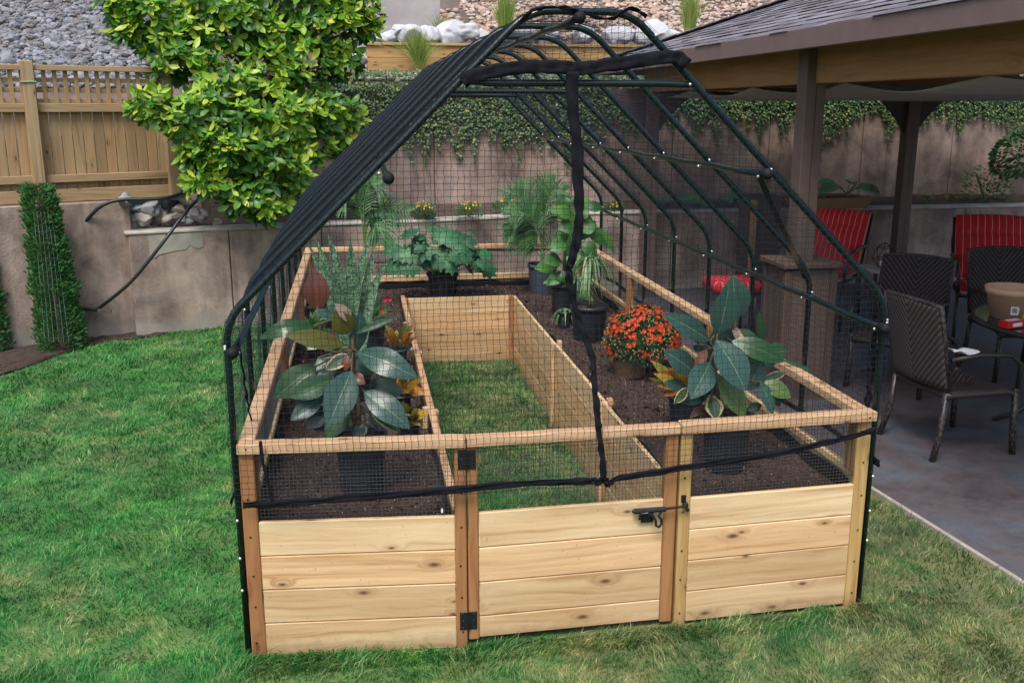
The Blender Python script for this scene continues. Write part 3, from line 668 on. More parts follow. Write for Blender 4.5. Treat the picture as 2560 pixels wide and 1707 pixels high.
o=obj(mb,'soil_crumbs',[MAT['soil'],MAT['white']]);tag(o,'loose soil crumbs and white perlite specks on the bed','soil',None,'stuff')
# ================================================================= GROUND, LAWN, PATIO
mb=MB();mb.grid(60,60,lambda u,v:(-40+80*u,-30+70*v,-.03));o=obj(mb,'ground',MAT['turf']);struct(o)
PE=[(3.62,-3.5),(3.36,-1.2),(3.245,.05),(3.142,1.16),(3.12,3.0),(3.12,7.2)]
def pex(y):
    for (a,b2) in zip(PE,PE[1:]):
        if y<=b2[1]: return lerp(a[0],b2[0],(y-a[1])/(b2[1]-a[1]))
    return 3.12
mb=MB()
poly=[(x,y) for x,y in PE]+[(12,7.2),(12,-3.5)]
n=len(poly)
for zz in(-.10,.028):mb.v+= [V((x,y,zz)) for x,y in poly]
mb.face([n+i for i in range(n)][::-1]);
for i in range(n):mb.face((i,(i+1)%n,n+(i+1)%n,n+i))
o=obj(mb,'patio',MAT['patio']);struct(o)
mb=MB()
for a,b2 in zip(PE,PE[1:]): mb.bar((a[0]-.012,a[1],-.02),(b2[0]-.012,b2[1],-.02),.02,.11,.008,)
o=obj(mb,'patio_edge',MAT['cap']);struct(o)
# mulch bed on the left
ML=[(-6,2.2),(-3.6,3.1),(-2.72,3.75),(-2.306,4.295),(-2.05,4.9),(-1.822,5.325),(-1.35,5.52)]
mb=MB();bm=[(-6,8)]+ML+[(-1.3,6.0)]
def mly(x):
    for a,b2 in zip(ML,ML[1:]):
        if a[0]<=x<=b2[0]:return lerp(a[1],b2[1],(x-a[0])/(b2[0]-a[0]))
    return 2.2 if x<-6 else 5.6
mb.grid(90,50,lambda u,v:(lerp(-6,-1.3,u),lerp(mly(lerp(-6,-1.3,u)),8,v**1.6),.012+.02*NZ.noise(V((u*40,v*40,0)))+.012*NZ.noise(V((u*150,v*99,0)))))
o=obj(mb,'mulch_bed',MAT['mulch']);struct(o)
WL=[(-1.56,5.557),(.1,6.1),(1.22,6.42),(2.7,6.93),(9.8,6.97)]
mb=MB()
lp=[(-6,-3)]+ML+WL[1:4]+[(3.12,6.93),(3.12,3.0),(3.142,1.16),(3.245,.05),(3.36,-1.2),(3.5,-3)]
# lawn sheet as grid between left bed and patio
def lawn_ymax(x):
    if x<-1.35:return mly(x)
    for a,b2 in zip(WL,WL[1:]):
        if a[0]<=x<=b2[0]:return lerp(a[1],b2[1],(x-a[0])/(b2[0]-a[0]))
    return 5.6
def gz(x,y): return .008*NZ.noise(V((x*2.2,y*2.2,0)))+.004
mb.grid(120,120,lambda u,v:(lerp(-6,3.3,u),lerp(-3.2,lawn_ymax(lerp(-6,3.3,u)),v),gz(lerp(-6,3.3,u),lerp(-3.2,lawn_ymax(lerp(-6,3.3,u)),v))))
o=obj(mb,'lawn',MAT['turf']);struct(o)
def lawn_ok(x,y):
    if y>lawn_ymax(x)-.01 or x>pex(y)-.03:return False
    if -.05<x<W+.03 and -.0<y<D+.02: 
        return .79<x<1.655 and y<4.17
    if 0<=x<=W and y>fy(x)-.012 and y<.02:return XA+.02<x<XB-.03 and y<YA+.0
    return True
rg=np.random.RandomState(3)
VV=[];LL=[];cnt=0
def blades(n,x0,x1,ya,yb,h,w):
    xs=rg.uniform(x0,x1,n);ys=rg.uniform(ya,yb,n)
    keep=np.array([lawn_ok(a,b2) for a,b2 in zip(xs,ys)]);xs=xs[keep];ys=ys[keep];m=len(xs)
    # clumping
    cl=np.array([NZ.noise(V((a*13,b2*13,5)))+.6*NZ.noise(V((a*4,b2*4,8))) for a,b2 in zip(xs,ys)])
    hh=h*(.6+.5*rg.rand(m)+.55*np.clip(cl,-.6,1));ww=w*(.7+.6*rg.rand(m))
    # comb direction field
    A=np.array([NZ.noise(V((a*2.3,b2*2.3,1)))*7 for a,b2 in zip(xs,ys)])+rg.normal(0,.9,m)
    F2=rg.uniform(0,6.28,m)
    sx,sy=np.cos(F2)*ww/2,np.sin(F2)*ww/2
    ln=hh*(.35+.9*rg.rand(m));dx,dy=np.cos(A)*ln,np.sin(A)*ln
    z0=np.array([gz(a,b2) for a,b2 in zip(xs,ys)])-.004
    P=np.zeros((m,5,3))
    P[:,0]=np.c_[xs-sx,ys-sy,z0];P[:,1]=np.c_[xs+sx,ys+sy,z0]
    P[:,2]=np.c_[xs+sx*.8+dx*.3,ys+sy*.8+dy*.3,z0+hh*.6];P[:,3]=np.c_[xs-sx*.8+dx*.3,ys-sy*.8+dy*.3,z0+hh*.6]
    P[:,4]=np.c_[xs+dx,ys+dy,z0+hh*.92]
    VV.append(P.reshape(-1,3))
GQ=1.0
blades(int(80000*GQ),-1.2,2.9,-1.35,.05,.031,.0031)
blades(int(46000*GQ),-2.4,0,0,2.2,.030,.0040)
blades(int(30000*GQ),-3.3,-.02,2.2,4.2,.034,.0055)
blades(int(20000*GQ),-2.7,0.2,4.2,6.2,.034,.0065)
blades(int(26000*GQ),.79,1.655,.0,4.17,.034,.005)
blades(int(22000*GQ),2.44,3.36,-1.3,2.3,.031,.0038)
blades(int(7000*GQ),2.44,3.2,2.3,6.6,.034,.006)
def fringe(n,x0,x1,ya,yb,h): blades(n,x0,x1,ya,yb,h,.004)
fringe(1500,-.05,.82,-.16,-.03,.052);fringe(900,-.1,2.5,-.3,-.05,.048);fringe(1500,.8,1.7,-.18,-.06,.05);fringe(1400,1.6,2.5,-.16,-.02,.052);fringe(900,-.1,-.03,-.1,5,.06);fringe(3000,.79,1.655,0,4.17,.05)
fringe(1500,3.0,3.3,-1.2,2.5,.055)
P=np.concatenate(VV);m=len(P)//5;me=bpy.data.meshes.new('grass')
me.vertices.add(len(P));me.vertices.foreach_set('co',P.ravel())
base=np.arange(m)[:,None]*5
loops=np.concatenate([base+np.array([0,1,2,3]),base+np.array([3,2,4])],1).ravel()
me.loops.add(len(loops));me.loops.foreach_set('vertex_index',loops)
ls=(np.arange(m)[:,None]*7+np.array([0,4])).ravel();lt=np.tile([4,3],m)
me.polygons.add(2*m);me.polygons.foreach_set('loop_start',ls);me.polygons.foreach_set('loop_total',lt)
me.update(calc_edges=True);me.validate();me.materials.append(MAT['grass'])
o=bpy.data.objects.new('grass',me);COL.objects.link(o);tag(o,'short green lawn grass with dry tan patches around the bed','grass',None,'stuff')
# ================================================================= WALLS
def wallrun(name,pts,zb,zt,th,mat,label,cat,panelw,cap=True,start=0):
    t=thing(name,label,cat,(pts[0][0],pts[0][1],0));mb=MB();mc=MB()
    for k,(a,b2) in enumerate(zip(pts,pts[1:])):
        A=V((a[0],a[1],0));B2=V((b2[0],b2[1],0));L=(B2-A).length;d=(B2-A)/L;n=V((-d.y,d.x,0));m=max(1,round(L/panelw))
        za=zt[k] if isinstance(zt,list) else zt;zb2=zt[k+1] if isinstance(zt,list) else zt
        for i in range(m):
            p=A+d*(L*i/m+.004);q=A+d*(L*(i+1)/m-.004);z=lerp(za,zb2,(i+.5)/m)
            c=(p+q)/2+n*th/2;mb.box((c.x,c.y,(zb+z-.03)/2),((q-p).length,th,z-.03-zb),M((d,n,V((0,0,1)))).transposed(),.008)
        c=(A+B2)/2+n*(th/2+.02);mb.box((c.x,c.y,(zb+min(za,zb2)-.06)/2),(L,th*.8,min(za,zb2)-.06-zb),M((d,n,V((0,0,1)))).transposed(),.001)
        if cap: 
            mc.bar(A+n*th/2-d*.02+V((0,0,za-.015)),B2+n*th/2+d*.01+V((0,0,zb2-.015)),th+.02,.032,.01)
    obj(mb,'wall_panels',mat,t)
    if cap:obj(mc,'cap',MAT['cap'],t)
    return t
wallrun('retaining_wall',WL,-.05,[.945,.93,.907,.898,.9],.2,MAT['stuccolow'],'low tan stucco retaining wall running behind the garden bed and the patio','retaining wall',1.15)
LT=at(0,478,2,1.2);LR=at(284,463,2,1.2);dd=(V((LT.x,LT.y))-V((LR.x,LR.y))).normalized()
LF=(LR.x+dd.x*4.0,LR.y+dd.y*4.0)
wallrun('retaining_wall',[LF,(LR.x-dd.x*.05,LR.y-dd.y*.05)],-.05,1.238,.22,MAT['stuccolow'],'taller brown stucco retaining wall under the wooden fence at left','retaining wall',1.5,False)
# light repair patch near the top of the low wall
mb=MB();A=V((-1.40,5.61,0));d=V((1.6,.525,0)).normalized();n=V((d.y,-d.x,0));pts=[(0,.90),(0.42,.90),(.42,.80),(.36,.79),(.33,.83),(.29,.80),(.25,.78),(.2,.79),(.12,.79),(.06,.75),(.0,.74)]
pts=[(0,.905)]+[(0+.47*i/12,.905) for i in range(1,13)]
lo=[.70,.70,.73,.735,.74,.75,.755,.755,.76,.80,.77,.76,.78]
b=0
for i,(s,z) in enumerate(pts):
    p=A+d*s+n*.006;mb.v+=[p+V((0,0,z)),p+V((0,0,lo[i]))]
for i in range(12):mb.face((2*i,2*i+1,2*i+3,2*i+2))
PATCH=mb
wt_=[o for o in bpy.data.objects if o.get('label','').startswith('low tan stucco')][0];o=obj(PATCH,'repair_patch',plain('pale_cement_patch',(.30,.285,.24),.9,var=.2,vs=9,bump=.3),wt_);o['label']='pale cement patch with a ragged lower edge'
# UPPER WALL
UW=[(-1.12,6.84),(-.81,7.06),(.589,7.7),(1.35,8.02),(3.0,8.1),(10.5,8.3)]
wallrun('ivy_wall',UW,.6,[2.28,2.3,2.33,2.33,2.33,2.33],.22,MAT['stuccoup'],'tall brown stucco wall with ivy hanging from its top','wall',1.25)
# terrace earth
mb=MB()
def terr(u,v):
    x=lerp(-1.9,10.2,u)
    def yy(P):
        for a,b2 in zip(P,P[1:]):
            if a[0]<=x<=b2[0]:return lerp(a[1],b2[1],(x-a[0])/(b2[0]-a[0]))
        return P[0][1] if x<P[0][0] else P[-1][1]
    y=lerp(yy(WL)+.19,yy(UW)+.03,v);return (x,y,.885+.03*NZ.noise(V((x*3,y*3,0)))+.018*NZ.noise(V((x*12,y*12,0)))+.02*v)
mb.grid(200,24,terr);o=obj(mb,'terrace_soil',MAT['earth']);struct(o)
# HILL
def hh(x,y):
    # upper terrace then rising slope
    base=2.30
    y0=10.0+(-.25*(x-1) if x<1 else 0)*.0
    if x<.6:
        y0=lerp(10.3,7.3,min(1,(.6-x)/1.9))
    s=max(0,y-y0)
    left=min(1,max(0,(.3-x)/1.5))
    z=lerp(base,1.75,left)+s*.62
    return z+.08*NZ.noise(V((x*.8,y*.8,0)))
def hy0(x):
    for a,b2 in zip(UW,UW[1:]):
        if a[0]<=x<=b2[0]:return lerp(a[1],b2[1],(x-a[0])/(b2[0]-a[0]))+.2
    return 6.9 if x<UW[0][0] else 8.5
def hillp(u,v):
    x=lerp(-14,20,u);y=lerp(hy0(x),26,v**1.5);return (x,y,hh(x,y))
mb=MB();mb.grid(120,70,hillp);o=obj(mb,'hill',MAT['hillside'],None,True);struct(o)
def onpx(px,py,ymin=8.4,ymax=25):
    """where the sight line of a surveyed point meets the hill"""
    y=ymin
    while y<ymax:
        p=at(px,py,1,y)
        if hh(p.x,p.y)>=p.z:return p
        y+=.05
    return at(px,py,1,ymax)
mb=MB()
for k in range(3000):
    px,py=U(-40,330),U(-20,205);p=onpx(px,py,6.9)
    r=U(.018,.05)*(1.6 if rnd()<.1 else 1);mb.rock((p.x+U(-.05,.05),p.y,hh(p.x,p.y)+r*.3),r,(1,U(.7,1),U(.5,.8)),.3)
o=obj(mb,'rubble_slope',MAT['rubgrey'],None,False);tag(o,'grey broken rubble covering the bank above the wooden fence','rubble',None,'stuff')
mb=MB()
for k in range(3200):
    px,py=U(880,2000),U(-25,95)
    if px<1080 and py<(1080-px)*.5+U(-6,6):continue
    p=onpx(px,py,8.9);r=U(.02,.055)*(1.5 if rnd()<.1 else 1);mb.rock((p.x,p.y,hh(p.x,p.y)+r*.3),r,(1,U(.7,1),U(.5,.8)),.3)
o=obj(mb,'rubble_slope',MAT['rubpink'],None,False);tag(o,'pinkish crushed stone covering the bank above the timber planter','rubble',None,'stuff')
# pale stucco wall far up left of centre
wt=thing('garden_wall','pale grey stucco wall high on the bank behind the tree top','wall',at(930,60,1,10.4))
mb=MB();p=at(790,80,1,10.4);q=at(1010,-20,1,10.4);mb.slab(14,1,lambda u,v:(lerp(p.x,q.x,u),10.4,lerp(hh(lerp(p.x,q.x,u),10.4)-.2,4.2,v)),(0,.3,0));obj(mb,'wall_face',plain('pale_stucco',(.36,.33,.33),.9,var=.15,vs=3,bump=.3),wt)
# timber planter (long box) on upper terrace
yT=8.75
tb=thing('timber_planter','long yellow timber planter box on top of the ivy wall','planter',(1.5,yT,2.3))
a=at(842,104,1,yT);b2=at(842,162,1,yT);xr=at(1620,100,1,yT).x
for k in range(2):
    mb=MB();z1=lerp(a.z,b2.z,k/2);z0=lerp(a.z,b2.z,(k+1)/2)
    mb.box(((a.x+xr)/2,yT+.03,(z0+z1)/2),(xr-a.x,.06,z1-z0-.004));mb.box((a.x+.03,yT+.36,(z0+z1)/2),(.06,.6,z1-z0-.004));obj(mb,'timber',MAT['timber'],tb)
mb=MB();mb.bar((a.x-.02,yT+.02,a.z+.015),(xr,yT+.02,a.z+.015),.1,.03);obj(mb,'top_rail',MAT['timber'],tb)
mb=MB();mb.box(((a.x+xr)/2,yT+.34,a.z-.04),(xr-a.x-.12,.54,.04));obj(mb,'planter_soil',MAT['earth'],tb)
mb=MB();c=at(900,176,1,8.3);cx1=at(790,176,1,8.3).x
for i in range(9):
    mb.box((cx1+.23+i*.46,8.34+.12,2.36),(.45,.2,.075),None,.01)
o=obj(mb,'concrete_edging',MAT['cap']);tag(o,'grey concrete edging blocks along the foot of the timber planter','edging')
# ================================================================= FENCE
fo=V((0,0,0))
def fpn(px,py): # point on the fence plane (parallel to left wall, just behind its face)
    P0=V((LR.x,LR.y,0));d=V((dd.x,dd.y,0));n=V((-d.y,d.x,0));
    if n.y<0:n=-n
    P0=P0+n*.10
    r=at(px,py,2,5)-CP
    r=r if r.y>0 else -r
    t=((P0-CP).dot(n))/r.dot(n);return CP+r*t
fd=V((-dd.x,-dd.y,0)); fn_=V((-fd.y,fd.x,0))
if fn_.y<0:fn_=-fn_
FR=fpn(398,430);FL=fpn(-160,440)
fence=thing('wooden_fence','tall wooden board fence with lattice top on the left wall','fence',(FR.x,FR.y,1.2))
Lf=V((FR.x-FL.x,FR.y-FL.y,0)).length
ztL=fpn(66,146).z;zt=ztL
def fq(s,z,o=0): return V((FR.x,FR.y,0))-fd*s+fn_*o+V((0,0,z))
sp1=(V((fpn(75,300).x,fpn(75,300).y,0))-V((FR.x,FR.y,0))).length
zb=1.215;zmid1=fpn(200,238).z;zmid0=fpn(200,258).z; zb1=fpn(300,418).z;zb2_=fpn(300,398).z;ztop=fpn(200,152).z
mb=MB();s=0.02
while s<Lf:
    mb.bar(fq(s,(zb+zmid1)/2-.02,.02),fq(s+.001,(zb+zmid1)/2-.02,.02),.001,.001) if False else None
    w=.088;c=fq(s+w/2,(zb+.02+zmid1)/2,.03);mb.box((c.x,c.y,c.z),(w-.006,.018,zmid1-zb-.03),M((fd,fn_,V((0,0,1)))).transposed(),.003);s+=w
obj(mb,'fence_boards',MAT['fence'],fence)
for (z1,z0,nm,o_) in((ztop,ztop-.045,'top_rail',-.01),(zmid1,zmid0,'mid_rail',-.01),(zb2_+.01,zb1+.02,'bottom_rail',-.01),(zb+.11,zb+.0,'kick_board',0)):
    mb=MB();mb.bar(fq(Lf,(z0+z1)/2,o_),fq(0,(z0+z1)/2,o_),.04,z1-z0,.004);obj(mb,nm,MAT['fence'],fence)
for s,zz in((sp1,ztop+.03),(.0,ztop),(sp1+2.0,ztop+.03)):
    mb=MB();c=fq(s,(zb+zz)/2,-.03);mb.box(c,(.095,.095,zz-zb),M((fd,fn_,V((0,0,1)))).transposed(),.006);obj(mb,'post',MAT['fence'],fence)
mb=MB();s=.06
while s<Lf:
    c=fq(s,(zmid1+ztop-.045)/2,.012);mb.box(c,(.035,.012,ztop-.045-zmid1),M((fd,fn_,V((0,0,1)))).transposed(),.002);s+=.085
zz=ztop-.12
while zz>zmid1+.02: 
    mb.bar(fq(Lf,zz,.028),fq(.0,zz,.028),.012,.035,.002);zz-=.085
obj(mb,'lattice',MAT['fence'],fence)
mb=MB();c=fq(sp1,ztop-.14,-.03);R=M((fd,fn_,V((0,0,1)))).transposed();mb.tube([c+R@V((.053*a_,.053*b_,.004*math.sin(i)))for i,(a_,b_) in enumerate(((-1,-1),(1,-1),(1,1),(-1,1)))]+[c+R@V((-.053,-.053,0))],.006,6)
o=obj(mb,'twine',plain('teal_twine',(.12,.45,.33),.7),fence)
# ================================================================= TREE
def tree():
    T=thing('broadleaf_tree','bushy tree with large yellow green leaves in front of the wooden fence','tree',(-.62,6.15,.9))
    mt=MB();ml=MB()
    base=V((-.5,6.3,.85))
    lobes=[]# (px,py,r px, y)
    for L in((350,40,95,6.0),(450,55,120,6.2),(560,50,110,6.3),(650,60,110,6.4),(740,40,110,6.4),(790,30,75,6.3),(840,15,45,6.4),(850,60,32,6.4),(270,10,45,5.9),(500,-20,110,6.2),(700,-30,110,6.3),(300,60,45,5.9),(400,120,70,5.9),(700,130,110,6.3),(780,130,65,6.3),
              (620,160,90,6.1),(520,180,75,5.8),(350,238,55,5.5),(420,270,65,5.5),(480,250,90,5.7),(560,280,100,5.7),(640,260,100,6.0),(720,250,90,6.2),(790,260,60,6.3),(530,350,100,5.6),(620,370,90,5.7),
              (700,340,80,6.0),(470,410,60,5.5),(560,430,80,5.6),(640,430,80,5.8),(600,470,50,5.6),(450,345,50,5.5),(800,330,50,6.3),(500,330,60,5.5)):
        c=at(L[0],L[1],1,L[3]);lobes.append((c,L[2]*.86/2227*(c-CP).length*U(.85,1.1)))
    mt.tube([base,base+V((.02,0,.5)),V((-.42,6.25,1.7)),V((-.3,6.3,2.4)),V((-.25,6.3,3.0))],[.06,.05,.04,.03,.015],8)
    for c,r in lobes:
        s=V((-.42,6.25,min(2.6,max(1.2,c.z-.5))));m=(s+c)/2+V((0,0,.08));mt.tube([s,m,c],[.02,.013,.006],6)
    up=V((0,-.25,1))
    for c,r in lobes:
        n=int(52*(r/.4)**2)+14
        for k in range(n):
            while True:
                q=V((U(-1,1),U(-1,1),U(-1,1)))
                if .25<q.length<1:break
            q=q*(q.length**-.35); 
            if q.y>.5 and rnd()<.6:q.y*=-1
            p=c+V((q.x*r,q.y*r*.8,q.z*r*.85));ax=(q.normalized()*.8+V((U(-.4,.4),-.35+U(-.4,.2),.35+U(-.3,.5)))).normalized()
            m=random.randint(5,8);s0=U(0,6);ml.m=0 if (q.z+.5*NZ.noise(p*3.5)+.25*(-q.y)>-.42 and rnd()<.85) else 1;e=ax.orthogonal().normalized();f=ax.cross(e)  # darker leaf material towards the bottom of each lobe, plus a random few
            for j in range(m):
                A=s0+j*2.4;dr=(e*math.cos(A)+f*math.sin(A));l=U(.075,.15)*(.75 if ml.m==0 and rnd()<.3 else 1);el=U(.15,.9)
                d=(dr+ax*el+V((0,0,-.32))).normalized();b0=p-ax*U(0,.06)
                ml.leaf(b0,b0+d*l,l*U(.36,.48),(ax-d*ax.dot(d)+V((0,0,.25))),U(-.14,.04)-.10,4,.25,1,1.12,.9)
    obj(mt,'trunk',MAT['bark'],T,True);obj(ml,'crown',[MAT['treeleaf'],islandmat('dark_tree_leaf',[(.012,.06,.012),(.035,.12,.02),(.07,.19,.025),(.12,.27,.035)],.4,.2)],T,True)
tree()
# ================================================================= ARBORVITAE
def arbor(ct,ht,wb,wt,lab,net_=True,lean=0):
    T=thing('arborvitae',lab,'shrub',ct,'narrow arborvitae in the mulch bed');c=V(ct);mb=MB();mt=MB()
    mt.tube([c,c+V((lean,0,ht*.9))],[.025,.008],6)
    for k in range(7500):
        t=rnd()**.9;r=lerp(wb,wt,t)*(1.0+.22*NZ.noise(V((t*9,k*.0,2)))+.2*NZ.noise(V((t*14,math.floor(k%12),7))));A=U(0,6.28);rr=r*math.sqrt(U(.35,1))*(1.12 if rnd()<.12 else 1)
        if t>.86:rr*=1-.6*((t-.86)/.14)*rnd()
        p=c+V((lean*t+rr*math.cos(A),rr*math.sin(A),t*ht));d=V((math.cos(A),math.sin(A),U(.5,1.6))).normalized();l=U(.02,.042)*(1.5 if rnd()<.08 else 1)
        for s in(-.5,0,.5):
            q=M.Rotation(s+U(-.2,.2),3,V((math.cos(A+1.57),math.sin(A+1.57),0)).cross(d))@d
            mb.leaf(p,p+q*l,l*.28,(math.cos(A+1.2),math.sin(A+1.2),.2),.0,2,.0,1)
    obj(mt,'trunk',MAT['bark'],T);obj(mb,'foliage',MAT['thuja'],T,True)
    mn=MB()
    for k in range(6):
        A=-2.1+k*.19+ .1;mn.tube([c+V((lean*t+lerp(wb,wt,t)*1.04*math.cos(A+t*.35),lerp(wb,wt,t)*1.04*math.sin(A+t*.35),t*ht)) for t in [i/14 for i in range(1,13)]],.0012,3,False)
    for k in range(5):
        t=.1+k*.16;r=lerp(wb,wt,t)*1.04;mn.tube([c+V((lean*t+r*math.cos(a+t*.35),r*math.sin(a+t*.35),t*ht)) for a in [-2.2+i*.16 for i in range(9)]],.0007,3,False)
    obj(mn,'twine_net',plain('pale_green_twine',(.12,.24,.18),.7),T)
p=at(160,792,2,0);top=at(125,410,1,p.y).z
arbor((p.x-.02,p.y-.12,0),top-.05,.20,.125,'narrow green arborvitae bound with netting against the left wall',lean=-.06)
p=at(-15,800,2,0);arbor((p.x+.0,p.y-.1,0),1.18,.18,.09,'arborvitae cut by the left edge of the photo beside the wall')
# ================================================================= IVY on upper wall
def ivy():
    mb=MB()
    def yw(x):return hy0(x)-.2
    n=0
    while n<30000:
        if rnd()<.4:x=U(-.9,3.2)
        else:x=U(2.8,9.6)
        dp=abs(random.gauss(0,1));drop={}.get(0,0)
        strand=NZ.noise(V((x*7,0,1)))*.5+NZ.noise(V((x*19,0,3)))*.4+NZ.noise(V((x*2,0,8)))*.4
        ml=(.80 if x<3.4 else .56)+.75*strand
        z=2.40-abs(rnd()**1.25)*max(.12,ml)+U(-.03,.04); 
        off=U(0,.10)*(1 if z>2.2 else .6)
        p=V((x,yw(x)-.01-off,z));
        if z>2.28:p.y+=U(0,.25)
        l=U(.022,.040);d=V((U(-.7,.7),-.35,-.8+U(-.3,.7))).normalized();mb.leaf(p,p+d*l,l*.85,(U(-.4,.4),-1,.5+U(-.3,.3)),0,2,.1,1);n+=1
    for k in range(330):
        x=U(-.6,9.4);L=U(.3,.75)*(1 if x<3 else .65);z=2.34;P=[];y=yw(x)-.03
        for i in range(7):P.append((x+.02*math.sin(i+x*9),y-.01*math.sin(i*2),z-L*i/6))
        mb.tube(P,.003,3,False)
        for i in range(30):
            t=U(.3,1);p=V((x+U(-.02,.02),y-U(0,.03),z-L*t));l=U(.02,.034);d=V((U(-.7,.7),-.5,-.7)).normalized();mb.leaf(p,p+d*l,l*.85,(U(-.3,.3),-1,.4),0,2,.1,1)
    o=obj(mb,'ivy',MAT['ivy'],None,True);tag(o,'trailing green ivy hanging over the top of the tall stucco wall','ivy',None,'stuff')
ivy()
# ================================================================= TOP TERRACE PLANTS AND BOULDERS
for i,(px,py,rp,lab) in enumerate(((890,92,22,'pale boulder at the left end of the row behind the timber planter'),(935,80,30,'large white boulder second from left behind the timber planter'),(985,84,26,'rounded pale boulder left of the middle grass tuft'),(1035,80,32,'big pale boulder with a flat top above the timber planter'),(1075,74,24,'white boulder leaning on its big flat topped neighbour'),(1110,90,20,'small pale boulder beneath the middle tall grass'),
    (1190,84,30,'pale boulder right of the middle tall grass, inside the netting view'),(1260,88,28,'pale boulder seen below the ridge tube of the frame'),(1340,84,26,'white boulder behind the peak of the frame'),(1420,84,30,'wide white boulder behind the right hoop shoulder'),(1500,78,30,'pale boulder just right of the front hoop'),(1548,86,20,'pale boulder left of the right tall grass'),(820,138,22,'pale boulder at the left end of the timber planter'),(826,160,14,'small boulder under the leftmost boulder beside the planter'),(915,70,16,'small pale boulder stacked on the left pair'),(1655,60,18,'pale boulder by the roof edge right of the tall grass'))):
    p=at(px,py,1,9.3 if py<130 else 8.8);r=rp/2227*(p-CP).length;mb=MB();mb.rock(p,r*1.1,(1.15,.9,.78),.3,1);o=obj(mb,'boulder',MAT['boulder'],None,True);tag(o,lab,'boulder','pale boulders along the timber planter')
    mb2=p
def tuft(px,py0,py1,y,n,spread,lab,wd=.006):
    b=at(px,py0,1,y);t=at(px,py1,1,y);h=t.z-b.z;mb=MB()
    for k in range(n):
        A=U(0,6.28);r=U(0,.07);s=abs(random.gauss(0,.5))*spread;hk=h*U(.55,1.05);P=[]
        for i in range(6):
            u=i/5;P.append(b+V((math.cos(A)*(r+s*u**1.8),math.sin(A)*(r+s*u**1.8),hk*(u-.28*u*u*min(1.3,s*2.2)))))
        mb.blade(P,wd*U(.7,1.3),(math.sin(A),-1,.3))
    o=obj(mb,'tall_grass',MAT['tallgrass'],None,True);tag(o,lab,'ornamental grass','tall ornamental grasses')
tuft(962,152,60,8.55,260,.38,'tall green grass arching in front of the timber planter face')
tuft(1160,85,-30,9.15,300,.22,'upright tall grass behind the timber planter left of the peak')
tuft(1582,90,-40,9.6,320,.22,'upright tall grass right of the frame peak near the roof')
tuft(1010,80,20,9.9,60,.3,'sparse dry grass tuft by the pale stucco wall',.004)
# marigolds and small plants on the terrace
def clump(name,px,py0,py1,y,wpx,nl,leafm,flm,nf,lab,cat,ls=.03,group=None,fs=.018):
    b=at(px,py0,1,y);t=at(px,py1,1,y);h=t.z-b.z;r=wpx/2227*(b-CP).length/2;T=thing(name,lab,cat,b,group);mb=MB();mf=MB();ms=MB()
    for k in range(nl):
        A=U(0,6.28);q=math.sqrt(rnd());el=U(0,1);p=b+V((math.cos(A)*r*q,math.sin(A)*r*q,h*el*(1-.45*q*q)));d=V((math.cos(A),math.sin(A),U(.1,1))).normalized();l=ls*U(.6,1.3)
        mb.leaf(p,p+d*l,l*.45,(U(-.5,.5),-.6,1),-.05,3,.15,1)
    for k in range(10): A=U(0,6.28);ms.tube([b,b+V((math.cos(A)*r*.5,math.sin(A)*r*.5,h*.7))],.004,4,False)
    obj(ms,'stem',MAT['gstem'],T);fo=None
    if not nf or nf<=14:obj(mb,'foliage',leafm,T,True)
    if nf:
        for k in range(nf):
            A=U(0,6.28);q=math.sqrt(rnd());p=b+V((math.cos(A)*r*q,-abs(math.sin(A))*r*q,h*(1.02-.4*q*q)*U(.75,1.05)));
            for j in range(6):
                B=j*1.05+k;mf.leaf(p,p+V((math.cos(B)*fs,-.3*fs,math.sin(B)*fs)),fs*.8,(0,-1,.6),0,2,0,1)
            if nf<=14: obj(mf,'flower',flm,T,True);mf=MB()
        if nf>14:
            b0=len(mb.v);mb.v+=mf.v;mb.f+=[tuple(i+b0 for i in f) for f in mf.f];mb.uv+=mf.uv;mb.mi+=[1]*len(mf.f);o=obj(mb,'foliage',[leafm,flm],T,True)
    return T
for px,py0,py1,w,lab in((972,500,462,52,'small marigold clump with orange flowers, second from left on the terrace'),(1077,498,462,60,'bright yellow marigold clump on the terrace beside the palm'),(1162,484,458,58,'low marigold clump on the terrace between the yellow one and the palm'),(1410,486,462,40,'small marigold clump on the terrace right of the zip strip'),(885,490,460,30,'marigold clump on the terrace left of the others, by the left palm'),(1270,488,462,34,'marigold clump on the terrace half hidden by the right palm')):
    clump('marigold',px,py0,py1,at(px,py0,2,.93).y,w,420,MAT['mumleaf'],MAT['yflower'],16,lab,'flower',.03,'marigolds on the terrace',.011)
clump('low_plant',1180,492,476,at(1180,493,2,.91).y,50,160,MAT['hosta'],None,0,'pale green low plant on the terrace edge near the marigolds','plant',.04)
clump('low_plant',975,503,488,at(975,503,2,.91).y,40,150,MAT['hosta'],None,0,'pale green low plant below the orange marigold clump','plant',.04)
def hosta(px,py,y,n,l0,lab,tilt=.5,z=None):
    b=at(px,py,1,y);T=thing('hosta',lab,'plant',b,'hostas');ms=MB();mb=MB()
    for k in range(n):
        A=k*2.4+U(-.3,.3);e=U(.35,.95);d=V((math.cos(A),math.sin(A)*.8,e)).normalized();l=l0*U(.8,1.2);m=b+d*l*.7;e2=(d+V((0,0,-.75))).normalized()
        ms.tube([b,b+d*l*.4+V((0,0,.02)),m],.006,5,False);mb.leaf(m,m+e2*l,l*.72,(-e2.x*.3,-.5,1),.10,6,.28,2,.8,.8,.0)
    obj(ms,'stem',MAT['gstem'],T,True);obj(mb,'leaves',MAT['hosta'],T,True)
hosta(1945,447,7.1,7,.23,'hosta with broad leaves rising from the brown planter box')
